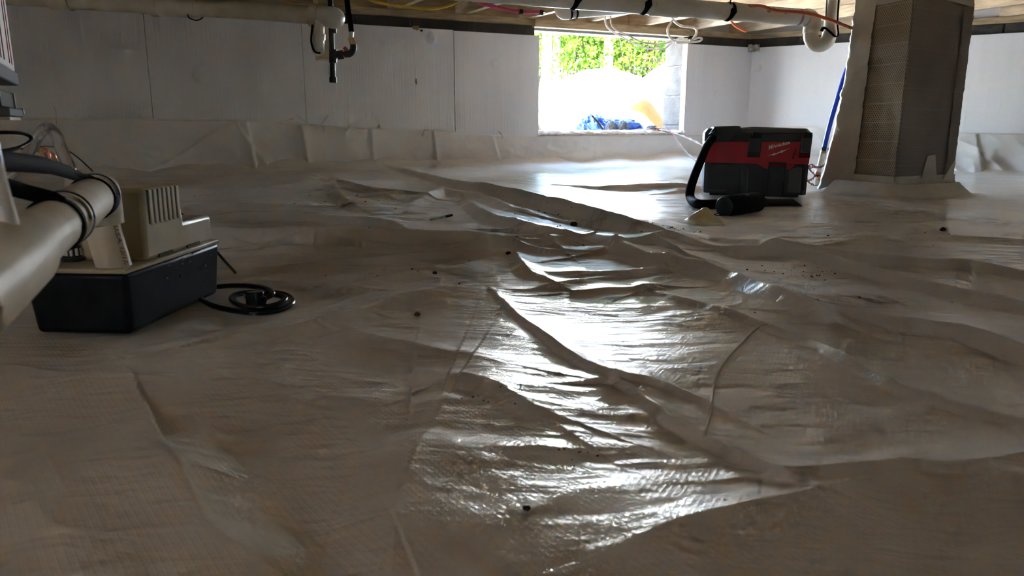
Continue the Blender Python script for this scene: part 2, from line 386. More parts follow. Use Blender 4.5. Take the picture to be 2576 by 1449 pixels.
# folds: crest pixels with height, width of the side towards the camera, width of the far side
FOLDS = [
 ([(990,450,.012),(1100,457,.028),(1210,474,.045),(1420,507,.052),(1570,545,.052),(1680,583,.032),(1745,605,.002)], .030, .16, 1),
 ([(1500,472,.006),(1560,463,.028),(1660,461,.034),(1780,463,.034),(1900,470,.01)], .03, .15, 1),
 ([(480,575,.040),(540,577,.045),(800,588,.046),(1100,591,.042),(1250,603,.033),(1400,609,.017),(1482,613,.001)], .036, .10, 1),
 ([(1170,505,.010),(1240,537,.030),(1340,573,.034),(1420,596,.022),(1485,612,.002)], .04, .10, 1),
 ([(560,548,.012),(590,538,.02),(730,537,.024),(929,541,.022),(985,552,.016),(1044,586,.004)], .03, .12, 1),
 ([(838,472,.01),(850,485,.022),(863,498,.02),(912,531,.006)], .05, .10, 1),
 ([(866,472,.022),(940,484,.026),(1010,490,.022),(1095,496,.006)], .04, .12, 1),
 ([(1030,515,.008),(1118,478,.028),(1202,492,.024),(1290,528,.016),(1400,560,.004)], .05, .10, 1),
 ([(600,486,.018),(700,476,.024),(800,474,.018)], .10, .14, 1),
 ([(480,520,.02),(600,508,.024),(720,512,.018),(800,520,.006)], .09, .12, 1),
 ([(555,679,.008),(790,669,.013),(964,652,.012),(1120,643,.008),(1290,638,.003)], .035, .06, 1),
 ([(620,712,.006),(873,724,.012),(1034,687,.013),(1139,677,.010),(1290,640,.002)], .05, .05, 1),
 ([(560,640,.01),(760,633,.012),(1000,632,.012),(1240,640,.003)], .03, .04, 1),
 ([(620,850,.010),(850,800,.014),(1000,748,.014),(1120,728,.010),(1230,735,.003)], .05, .07, 1),
 # right half: long straight creases running to the lower right
 ([(1745,606,.003),(1850,612,.012),(2072,647,.013),(2275,688,.014),(2576,754,.014),(2760,795,.012)], .028, .04, 1),
 ([(1485,613,.002),(1560,610,.018),(1644,634,.020),(1768,662,.016),(1840,690,.012),(1990,748,.014),(2080,778,.014),(2290,803,.013),(2420,818,.013),(2600,872,.012)], .03, .05, 1),
 ([(1860,625,.012),(2010,628,.014),(2200,640,.014),(2420,652,.012),(2620,690,.01)], .03, .05, 1),
 ([(2050,600,.006),(2180,596,.014),(2330,590,.012),(2576,600,.01)], .06, .08, 1),
 ([(1950,560,.006),(2100,566,.010),(2300,560,.010),(2500,548,.006)], .07, .09, 1),
 ([(1600,722,.003),(1760,760,.006),(1923,812,.008),(2040,856,.007),(2122,894,.008),(2274,973,.009),(2576,1075,.010),(2700,1110,.01)], .014, .03, 1),
 ([(1235,735,.003),(1310,795,.007),(1400,864,.010),(1480,919,.010),(1530,953,.008),(1590,984,.008),(1680,1058,.010),(1770,1103,.010),(1860,1163,.010),(1955,1229,.007),(2080,1290,.002)], .011, .022, 1),
 ([(1540,958,.010),(1620,955,.008),(1720,985,.006),(1840,1050,.004)], .010, .03, 1),
 ([(1955,1229,.006),(2080,1215,.008),(2190,1208,.009),(2260,1195,.007),(2330,1215,.004)], .02, .03, 1),
 ([(1300,640,.012),(1330,680,.013),(1400,708,.012),(1490,700,.008)], .03, .04, 1),
 ([(1350,690,.003),(1480,683,.010),(1580,680,.012),(1700,668,.006)], .035, .04, 1),
 ([(1420,735,.004),(1530,718,.010),(1640,716,.010),(1690,712,.004)], .03, .05, 1),
 ([(1080,1000,.004),(1150,960,.008),(1250,990,.010),(1330,1040,.010),(1440,1085,.006)], .03, .05, 1),
 ([(1540,1400,.012),(1700,1332,.018),(1870,1284,.020),(2150,1214,.020),(2400,1170,.020),(2700,1120,.018)], .16, .06, 1),
 ([(0,928,.006),(240,963,.008),(450,984,.007),(640,1002,.003)], .10, .012, 1),
 ([(420,1130,.014),(470,1230,.016),(520,1340,.014),(640,1420,.010)], .05, .12, -1),
 ([(980,1500,.01),(1000,1300,.012),(1060,1130,.014),(1130,1010,.010)], .05, .20, -1),
 ([(640,1003,.004),(800,1060,.008),(900,1150,.008),(960,1280,.006)], .06, .08, 1),
 ([(880,840,.008),(1040,870,.012),(1180,900,.010),(1270,930,.004)], .06, .06, 1),
]
FOLDS = [([(px, py, a*(1.6 if (pts[0][0] > 1450 and pts[-1][0] > 2100 and pts[0][1] > 560 and pts[-1][1] < 900) else 1.1)) for px, py, a in pts], wn, wf, sd_) for pts, wn, wf, sd_ in FOLDS]
FOLDS = [([(PZ(px, py, a).x, PZ(px, py, a).y, a) for px, py, a in pts], wn, wf, sd_) for pts, wn, wf, sd_ in FOLDS]
# resting places of things, where the sheet lies flat
N0 = PZ(333, 852, 0); PA = (PZ(557, 742, 0) - N0); PA.z = 0; PA = PA.normalized()
PBX = V3(-PA.y, PA.x, 0)                                          # pump: length axis PA, width axis PBX (to the left)
FLAT = [(N0 + PA*0.14 + PBX*0.065, 0.19), (PZ(640, 760), 0.10), (V3(1.03, 3.30, 0), 0.25), (PZ(1865, 528), 0.12), (PZ(1960, 510), 0.10), (PZ(1760, 515), 0.06)]

def floor_h(x, y):
    x = np.asarray(x, float); y = np.asarray(y, float)
    r = np.hypot(x, y)
    h = 0.016*perlin(x*1.3, y*1.3, 1) + 0.010*perlin(x*3.1+5, y*4.0, 2)
    # long creases across the view
    ca, sa = math.cos(0.18), math.sin(0.18)
    u = x*ca + y*sa; v = -x*sa + y*ca
    wrp = 0.05*perlin(x*4, y*4, 9)
    msk = np.clip(0.45 + 1.5*perlin(x*1.7+3, y*2.1, 15), 0.12, 1.0)
    h += 0.0040*(1-np.abs(perlin(x*8, y*11, 16))*2.4)*np.clip(0.45 + 1.6*perlin(x*1.4, y*1.4+7, 17), 0.1, 1)
    h += msk*0.0036*(1-np.abs(perlin(u*2.2, (v+wrp)*8.0, 3))*2.2)
    h += msk*0.0022*(1-np.abs(perlin(u*4.5+9, (v+wrp)*15.0, 4))*2.2)
    u2 = x*math.cos(-0.7) + y*math.sin(-0.7); v2 = -x*math.sin(-0.7) + y*math.cos(-0.7)
    h += msk*0.0022*(1-np.abs(perlin(u2*2.5, (v2+wrp)*9.0, 5))*2.2)
    h += msk*0.0012*(1-np.abs(perlin(u*16, v*34, 6))*2.2) * np.clip(1.9-r, 0.1, 1)
    for pts, wn, wf, side in FOLDS:
        best = np.zeros_like(x)
        for (x0, y0, a0), (x1, y1, a1) in zip(pts[:-1], pts[1:]):
            dx, dy = x1-x0, y1-y0; L2 = dx*dx+dy*dy; L = math.sqrt(L2)
            t = ((x-x0)*dx + (y-y0)*dy)/L2; tc = np.clip(t, 0, 1)
            qx = x-(x0+tc*dx); qy = y-(y0+tc*dy); d = np.hypot(qx, qy)
            nx, ny = -dy/L, dx/L
            if (nx*x0 + ny*y0)*side > 0: nx, ny = -nx, -ny
            sg = qx*nx + qy*ny
            near = np.clip(1-d/wn, 0, 1); near = near**1.15
            far = np.exp(-(d/wf)**1.1)
            pr = np.where(sg > 0, near, far)*(a0 + (a1-a0)*tc)
            best = np.maximum(best, pr)
        h += best
    m = np.ones_like(x)
    for c, rad in FLAT:
        m *= np.clip((np.hypot(x-c.x, y-c.y)-rad)/0.07, 0, 1)
    h = h*(0.06 + 0.94*m)
    db = np.clip((x-C.x)*NB.x + (y-C.y)*NB.y, 0, 9); kk = np.clip(1-db/1.5, 0, 1); h += 0.055*kk*kk*(3-2*kk)
    # the sheet rises against walls and pier
    for i in range(len(POLY)):
        d = edge_dist(x, y, POLY[i], POLY[(i+1) % len(POLY)])
        h += 0.055*np.exp(-d/0.10)*(1 + 0.8*perlin(x*5, y*5, 7))
    K = PIER_O; pc = [K, K+PV*PIER_B, K+PV*PIER_B+PU*PIER_A, K+PU*PIER_A]
    d = np.min([edge_dist(x, y, pc[i], pc[(i+1) % 4]) for i in range(4)], 0)
    h += 0.075*np.exp(-d/0.075)
    return h
def FH(x, y): return float(floor_h(np.array([x]), np.array([y]))[0])
def on_floor(px, py, lift=0.0):
    z = 0.0
    for _ in range(4):
        p = PZ(px, py, z); z = FH(p.x, p.y)*0.7 + z*0.3
    p = PZ(px, py, z); p.z = FH(p.x, p.y) + lift; return p

def build_floor():
    th = np.concatenate([np.linspace(-40, 40, 600), np.linspace(40, 320, 96)[1:-1]])   # degrees from +y
    th = np.radians(th); dxs, dys = np.sin(th), np.cos(th)
    rmax = np.full(len(th), 20.0)
    for i in range(len(POLY)):
        a, b = POLY[i], POLY[(i+1) % len(POLY)]
        ex, ey = b.x-a.x, b.y-a.y; den = dxs*ey - dys*ex
        with np.errstate(all='ignore'):
            t = (a.x*ey - a.y*ex)/den; s_ = (a.x*dys - a.y*dxs)/den
        ok = (t > 0) & (s_ >= -1e-6) & (s_ <= 1+1e-6); rmax = np.where(ok & (t < rmax), t, rmax)
    rmax += 0.02
    k = np.concatenate([np.linspace(0.02, 0.30, 16)[:-1], 0.30*np.exp(np.linspace(0, 1, 700)*math.log(1/0.30))])  # 0.02..1
    k = (k - 0.02)/(1-0.02)
    # same geometric law for every bearing, stretched to the wall
    r0 = 0.36
    rows = []
    nn, nf = 14, 1080
    t1 = np.linspace(0.02, 1, nn)[:, None]*r0*np.ones((1, len(th)))
    t2 = r0*np.exp(np.linspace(0, 1, nf)[1:, None]*np.log(rmax/r0)[None, :])
    rr = np.concatenate([t1, t2], 0)
    X = rr*dxs[None]; Y = rr*dys[None]; Z = floor_h(X.ravel(), Y.ravel()).reshape(X.shape)
    V = np.stack([X, Y, Z], -1).reshape(-1, 3); q = grid_quads(*X.shape, wrap=True)
    n = len(V); 
    ob = np_mesh('floor', V, q[:, ::-1].copy(), M_film)
    # soil lying in the hollows and along the foot of folds: a stain mask with its own shapes
    soil = np.zeros(len(V)); xs, ys = V[:, 0], V[:, 1]
    for px, py, rx, ry, am in SOIL:
        c = PZ(px, py, 0.0); ex = rx*c.y/FPX; ey = ry*c.y*c.y/(FPX*CAMH)
        soil = np.maximum(soil, am*np.exp(-(((xs-c.x)/ex)**2 + ((ys-c.y)/ey)**2)))
    sel = soil > 0.02
    nz = np.zeros(len(V)); nz[sel] = 0.5 + perlin(xs[sel]*28, ys[sel]*28, 33) + 0.7*perlin(xs[sel]*80, ys[sel]*80, 34)
    soil = np.clip(soil*1.4*np.clip(nz, 0, 1.4), 0, 1)
    at = ob.data.attributes.new('soil', 'FLOAT', 'POINT'); at.data.foreach_set('value', soil.astype(np.float32))
    return struct(ob)
SOIL = [(885, 524, 40, 7, .9), (1000, 626, 70, 5, .9), (1150, 626, 110, 4, .6), (830, 628, 60, 4, .5), (1230, 592, 26, 9, .8), (1300, 560, 60, 10, .4), (700, 541, 60, 5, .6), (590, 545, 30, 4, .5), (1380, 530, 60, 6, .5),
        (790, 730, 60, 6, .6), (860, 750, 40, 5, .7), (1290, 598, 40, 5, .5), (2190, 766, 110, 16, .9), (2090, 790, 60, 6, .7), (1900, 700, 80, 5, .6), (2060, 602, 40, 5, .7), (1990, 548, 60, 8, .4), (2180, 565, 40, 5, .6), (2340, 595, 60, 8, .6),
        (2500, 560, 60, 12, .5), (1500, 580, 120, 5, .6), (1110, 437, 12, 20, .6), (1650, 603, 80, 4, .7), (1450, 1175, 60, 16, .35), (1380, 1285, 50, 14, .5), (1290, 1018, 60, 10, .4), (1980, 730, 40, 6, .7), (2300, 545, 80, 10, .45), (1600, 470, 80, 4, .5), (2150, 520, 90, 10, .35)]
floor = build_floor()

# ---- window / hatch extents on the back wall
S_L, _ = sB(1355, 200); S_R, _ = sB(1726, 220); Z_SILL = 0.262
Z_FOAM = 0.83; Z_BLK = 0.895; Z_SILLTOP = 0.935; Z_JT = 1.17
WFB = lambda s, n, z: WB(s, n, z)
# back wall carcass (mortar coloured core, the blocks that show are set on it)
m = MB()
m.box((S_L, -0.24, -0.3), (LB+0.3, -0.056, Z_BLK-0.002), WFB)
m.box((S_R-0.0, -0.24, -0.3), (S_L, -0.056, Z_SILL-0.20), WFB)
m.box((-0.3, -0.24, -0.3), (S_R-0.02, -0.056, Z_BLK-0.002), WFB)
wall_back = struct(m.build('wall_back', M_mortar, smooth=0))
def block(s0, s1, z0, z1, parent=wall_back, n0=-0.25, n1=-0.05):
    b = MB(); b.box((s0+0.005, n0, z0+0.005), (s1-0.005, n1, z1-0.005), WFB); return b.build('concrete_block', M_block, parent, smooth=0, bevel=0.004)
s = S_L
while s < LB: block(s, min(s+0.40, LB+0.2), Z_BLK-0.20, Z_BLK); s += 0.40
s = S_R
while s > -0.2: block(max(s-0.40, -0.25), s, Z_BLK-0.20, Z_BLK); s -= 0.40
# right jamb: full-height end blocks, three joints in view
for k in range(4): block(S_R-0.40, S_R, Z_BLK-0.20*(k+2), Z_BLK-0.20*(k+1))
for k in range(4): block(S_L, S_L+0.20, Z_BLK-0.20*(k+2), Z_BLK-0.20*(k+1))
# hatch sill: a rough mortar ledge
xs = np.linspace(S_R-0.02, S_L+0.02, 60); ns = np.linspace(-0.25, 0.004, 14)
Pg = np.array([[tuple(WB(a, b, Z_SILL + 0.008*random.random() - 0.004 - (0.02 if b > -0.004 else 0))) for a in xs] for b in ns])
g = MB(); g.grid(Pg); g.box((S_R, -0.245, Z_SILL-0.21), (S_L, -0.002, Z_SILL-0.012), WFB)
g.build('hatch_sill', M_foam_edge, wall_back)
# foam boards with their own edges, joints 4 mm
def foam(s0, s1, z0, z1, F, parent, name='foam_board', n0=-0.05, n1=0.0):
    b = MB(); b.box((s0+0.0009, n0, z0), (s1-0.0009, n1, z1), F); return b.build(name, M_foam, parent, smooth=0, bevel=0.0018)
joints = [S_L, sB(1143, 200)[0], sB(775, 200)[0]+0.02, sB(376, 200)[0], 4.6, LB]
for i, (a, b) in enumerate(zip(joints[:-1], joints[1:])):
    foam(a, b, -0.05, Z_FOAM + (0.004 if i % 2 else -0.004) + (0.0 if i else 0.004), WFB, wall_back, n1=0.0 if i else 0.003)
foam(-0.02, S_R, -0.05, Z_FOAM+0.004, WFB, wall_back)
foam(S_R, S_L, -0.05, Z_SILL-0.03, WFB, wall_back)
e = MB(); e.box((S_R-0.001, -0.05, Z_SILL), (S_R+0.004, 0.0, Z_FOAM+0.004), WFB); e.build('foam_cut_edge', M_foam_edge, wall_back, bevel=0.002)
e = MB(); e.box((S_L-0.004, -0.05, Z_SILL), (S_L+0.001, 0.0, Z_FOAM+0.004), WFB); e.build('foam_cut_edge', M_foam_edge, wall_back, bevel=0.002)
# plastic fastener discs of the foam
def disc(px, py, F, N, sfun, parent, r=0.034):
    s_, z_ = sfun(px, py); c = F(s_, 0, z_); d = MB()
    d.tube([c - N*0.002, c + N*0.003, c + N*0.007, c + N*0.009], [r, r, r*0.8, r*0.45], 28)
    return d.build('fastener_disc', M_foam, parent)
for px, py, r in ((1085, 97, .036), (1245, 160, .030), (508, 188, .045), (1803, 236, .022)): disc(px, py, WFB, NB, sB, wall_back, r)
# stains and nicks in the foam (chips of tan and dark glue stuck on the face)
def blot(px, py, rx, ry, F, N, sfun, parent, material, name):
    s_, z_ = sfun(px, py); d = MB(); pts = []
    for k in range(14):
        a = 2*math.pi*k/14; q = 0.7 + 0.5*random.random(); pts.append((math.cos(a)*rx*q, math.sin(a)*ry*q))
    d.prism(pts, 0.0005, 0.003, lambda x, y, h: F(s_+x, h, z_+y)); return d.build(name, material, parent)
M_glue = mat('tan_glue', (0.42, 0.30, 0.14), 0.8, var=0.5, var_scale=60)
blot(1046, 70, .022, .013, WFB, NB, sB, wall_back, M_glue, 'glue_spot')
blot(1060, 77, .008, .006, WFB, NB, sB, wall_back, M_dirt, 'glue_spot')
blot(1047, 205, .006, .018, WFB, NB, sB, wall_back, M_glue, 'glue_spot')
# sill plate and rim board
for a, b in ((-0.2, 1.55), (1.55, 3.6), (3.6, LB+0.2)):
    b_ = MB(); b_.box((a+0.001, -0.20, Z_BLK), (b-0.001, -0.055, Z_SILLTOP), WFB); b_.build('sill_plate', M_wood2, wall_back, smooth=0, bevel=0.003)
b_ = MB(); b_.box((S_R-0.02, -0.058, Z_BLK-0.012), (S_L+0.02, -0.012, Z_SILLTOP-0.006), WFB); b_.build('header_board', M_wood2, wall_back, smooth=0, bevel=0.003)
b_ = MB(); b_.box((-0.3, -0.24, Z_SILLTOP), (LB+0.3, -0.20, Z_JT), WFB); b_.build('rim_board', M_wood, wall_back, smooth=0)
# steel lintel under the header
b_ = MB(); b_.box((S_R-0.06, -0.25, Z_BLK-0.018), (S_L+0.06, -0.14, Z_BLK-0.006), WFB); b_.build('lintel', M_lintel, wall_back, smooth=0)

# ---- right wall
WFR = lambda s, n, z: WR(s, n, z)
m = MB(); m.box((-0.3, -0.24, -0.3), (LR+0.3, -0.056, Z_BLK-0.002), WFR)
wall_right = struct(m.build('wall_right', M_mortar, smooth=0))
s = -0.1
while s < LR:
    b = MB(); b.box((s+0.005, -0.25, Z_BLK-0.20), (s+0.395, -0.05, Z_BLK), WFR); b.build('concrete_block', M_block, wall_right, smooth=0, bevel=0.004); s += 0.40
for a, b in ((-0.02, 1.22), (1.22, 2.44), (2.44, LR)): foam(a, b, -0.05, Z_FOAM+0.002, WFR, wall_right)
for px, py, r in ((1906, 171, .030),): disc(px, py, WFR, NR, sR, wall_right, r)
for a, b in ((-0.2, 2.0), (2.0, LR+0.2)):
    b_ = MB(); b_.box((a, -0.20, Z_BLK), (b, -0.055, Z_SILLTOP), WFR); b_.build('sill_plate', M_wood2, wall_right, smooth=0, bevel=0.003)
b_ = MB(); b_.box((-0.3, -0.24, Z_SILLTOP), (LR+0.3, -0.17, Z_JT), WFR); b_.build('rim_board', M_wood, wall_right, smooth=0)
for k in range(4):
    b_ = MB(); b_.box((k*1.2-0.1, -0.17, Z_SILLTOP+0.004), (k*1.2+1.09, -0.11, Z_JT-0.01), WFR); b_.build('rim_foam', M_foam, wall_right, smooth=0, bevel=0.003)
b_ = MB(); b_.box((-0.05, -0.20, Z_SILLTOP+0.004), (0.42, -0.14, Z_JT-0.01), WFB); b_.build('rim_foam', M_foam, wall_back, smooth=0, bevel=0.003)
# tape lump in the corner
g = MB(); gp = []
for i in range(10):
    row = []
    for j in range(8):
        a = i/9*1.6 - 0.1; p = (WB(0.05*(1-i/4.5), 0.006, 0) if i < 5 else WR(0.05*((i-4.5)/4.5), 0.006, 0))
        row.append(tuple(V3(p.x, p.y, 0.795 + 0.05*j/7 + 0.012*random.random()) + (NB+NR)*0.014*random.random()))
    gp.append(row)
g.grid(np.array(gp)); g.build('corner_tape', M_tape, wall_right)

# ---- outer walls not in view (close the crawl space); one has an unseen opening, sized for the fill daylight it lets in
def plain_wall(name, a, b, hole=None):
    d = (b-a).normalized(); L = (b-a).length; nrm = V3(d.y, -d.x, 0)
    if nrm.dot(V3(0.4, 1, 0)-(a+b)/2) < 0: nrm = -nrm
    T = lambda s, n, z: a + d*s + nrm*n + ZZ*z
    q = MB()
    if hole:
        h0, h1, g0, g1 = hole
        q.box((0, -0.2, 0), (h0, 0, Z_JT), T); q.box((h1, -0.2, 0), (L, 0, Z_JT), T); q.box((h0, -0.2, 0), (h1, 0, g0), T); q.box((h0, -0.2, g1), (h1, 0, Z_JT), T)
    else: q.box((0, -0.2, 0), (L, 0, Z_JT), T)
    return struct(q.build(name, M_block, smooth=0))
plain_wall('wall_left', PB, V3(-2.6, -3.4, 0))
plain_wall('wall_front', V3(-2.6, -3.4, 0), V3(3.2, -3.2, 0))
plain_wall('wall_side', V3(3.2, -3.2, 0), PR_, (3.6, 3.9, 0.40, 0.80))

# ---- ceiling: subfloor and joists square to the back wall
q = MB(); q.hexa([WB(-1.5, 0.5-0.75, Z_JT), WB(7.5, -0.25, Z_JT), WB(7.5, 9.5, Z_JT), WB(-5, 9.5, Z_JT), WB(-1.5, -0.25, Z_JT+0.03), WB(7.5, -0.25, Z_JT+0.03), WB(7.5, 9.5, Z_JT+0.03), WB(-5, 9.5, Z_JT+0.03)])
ceiling = struct(q.build('ceiling', M_subfloor, smooth=0))
sj2 = sB(1734, 66, -0.1)[0]; sj1 = sB(1567, 56, -0.1)[0]; dj = abs(sj1 - sj2)
print('joists', sj2, sj1, dj, 'hatch', S_L, S_R)
for k in range(-9, 13):
    sc_ = sj2 + k*0.42
    if sc_ > 5.8: continue
    n_end = 8.6
    # stop each joist at the right wall
    n_start = -0.20
    if sc_ < 0.05:
        p = WB(sc_, 0, 0); 
        # distance along NB until inside the right wall
        t = 0.0
        while t < 8 and (p + NB*t - C).dot(NR) < -0.10: t += 0.02
        n_start = t
        if t > 7.5: continue
    j = MB(); j.box((sc_-0.019, n_start, Z_SILLTOP+0.001), (sc_+0.019, n_end, Z_JT-0.001), WFB); j.build('joist', M_wood, ceiling, smooth=0, bevel=0.002)

# ---- the house wall standing on the foundation (outside, above the hatch)
b_ = MB()
for k in range(17): b_.hexa([WB(-0.5, -0.262, Z_SILLTOP+0.02+k*0.19), WB(LB+2, -0.262, Z_SILLTOP+0.02+k*0.19), WB(LB+2, -0.245, Z_SILLTOP+0.02+k*0.19), WB(-0.5, -0.245, Z_SILLTOP+0.02+k*0.19), WB(-0.5, -0.252, Z_SILLTOP+0.21+k*0.19), WB(LB+2, -0.252, Z_SILLTOP+0.21+k*0.19), WB(LB+2, -0.235, Z_SILLTOP+0.21+k*0.19), WB(-0.5, -0.235, Z_SILLTOP+0.21+k*0.19)])
sid = b_.build('wall_upper', M_outwhite, smooth=0); struct(sid)

# ---- film skirts on the lower walls
def skirt(F, N, s0, s1, ztop, parent, seed, pleats, amp=1.0):
    ns_, nz_ = int((s1-s0)*130), 70
    S = np.linspace(s0, s1, ns_); T = np.linspace(0, 1, nz_)
    SS, TT = np.meshgrid(S, T)
    zt = np.array([ztop(a) for a in S])[None, :]
    zt = zt + 0.006*perlin(SS*3, SS*0+3.3, seed)
    Z = -0.02 + (zt+0.02)*TT
    off = 0.006 + 0.045*np.exp(-np.clip(Z, 0, 1)/0.05)
    off = off + amp*0.020*(perlin(SS*2.3, Z*5, seed+1)+0.3)*(1-TT)*1.6 + 0.006*perlin(SS*7, Z*6, seed+2)
    off = off + amp*0.010*(1-np.abs(perlin(SS*9-Z*6, Z*14+SS*4, seed+5))*2.5)*np.clip(1.2-TT, 0, 1)*np.clip(0.2+2*perlin(SS*1.7, SS*0+9.5, seed+6), 0, 1)
    off = off + amp*0.011*(1-np.abs(perlin(SS*5+Z*8, Z*4-SS*3, seed+3))*2.5)*np.clip(1.2-TT, 0, 1)
    for ps, lean, hgt, wdt, asym in pleats:
        d = SS - (ps + lean*(Z))
        pr = np.where(d*asym > 0, np.exp(-np.abs(d)/(wdt*4)), np.clip(1-np.abs(d)/wdt, 0, 1))
        off = off + hgt*pr*np.clip(1.08-TT, 0, 1)**0.4
    off = np.maximum(off, 0.004)
    off = np.where(TT > 0.985, 0.0025, off)
    P = np.array(C)[None, None, :] + SS[..., None]*np.array(F) + off[..., None]*np.array(N) + Z[..., None]*np.array([0, 0, 1.0])
    return np_mesh('film_skirt', P.reshape(-1, 3), grid_quads(*SS.shape), M_film_wall, parent)
zl = sorted([(sB(150, 296)[0], sB(150, 296)[1]), (sB(600, 300)[0], sB(600, 300)[1]), (sB(900, 320)[0], sB(900, 320)[1]), (sB(1100, 327)[0], sB(1100, 327)[1]), (sB(1340, 343)[0], sB(1340, 343)[1])])
def ztop_b(a): return float(np.interp(a, [S_R-0.1, S_L-0.02] + [p[0] for p in zl] + [LB], [Z_SILL-0.03, Z_SILL-0.03] + [p[1] for p in zl] + [0.32]))
plb = [(sB(640, 400)[0], 0.10, 0.085, 0.016, 1), (sB(775, 400)[0], 0.1, 0.045, 0.012, -1), (sB(937, 400)[0], 0.02, 0.022, 0.006, -1), (sB(1095, 400)[0], 0.05, 0.02, 0.006, -1),
       (sB(700, 400)[0], 0.7, 0.038, 0.02, 1), (sB(300, 400)[0], -1.6, 0.03, 0.03, 1), (sB(1260, 380)[0], 0.25, 0.012, 0.01, 1), (sB(1500, 390)[0], -1.2, 0.018, 0.02, 1), (sB(1600, 380)[0], -1.6, 0.016, 0.015, 1)]
skirt(UB, NB, 0.0, LB-0.05, ztop_b, wall_back, 21, plb)
def ztop_r(a): return 0.27 + 0.02*math.sin(a*3)
plr = [(1.0, 0.2, 0.02, 0.012, 1), (1.5, -0.3, 0.02, 0.015, -1), (1.95, 0.3, 0.03, 0.015, 1), (2.15, -0.6, 0.03, 0.02, 1), (2.45, 0.5, 0.03, 0.02, -1), (2.8, 0.2, 0.03, 0.02, 1)]
skirt(UR, NR, 0.0, LR-0.05, ztop_r, wall_right, 51, plr, 2.2)

# curled tape ends standing off the top edge of the skirt
for a, b, c in (((700, 322), (716, 306), (737, 299)), ((746, 291), (764, 306), (785, 324)), ((784, 325), (806, 312), (824, 291)), ((810, 318), (812, 322), (813, 334)), ((868, 330), (880, 316), (908, 303)),
                ((948, 322), (953, 314), (957, 326)), ((1060, 343), (1063, 334), (1066, 326)), ((1252, 330), (1258, 338), (1263, 350)), ((137, 268), (142, 285), (143, 318)), ((620, 305), (612, 318), (606, 332))):
    q = MB(); pts = []
    for (px, py), nn in zip((a, b, c), (0.012, 0.024, 0.012)):
        s_, z_ = sB(px, py); pts.append(WB(s_, nn, z_))
    q.tube(spline(pts, 5), 0.0045, 6, flat=(1, 0.3)); q.build('tape_curl', M_film_wall, wall_back)

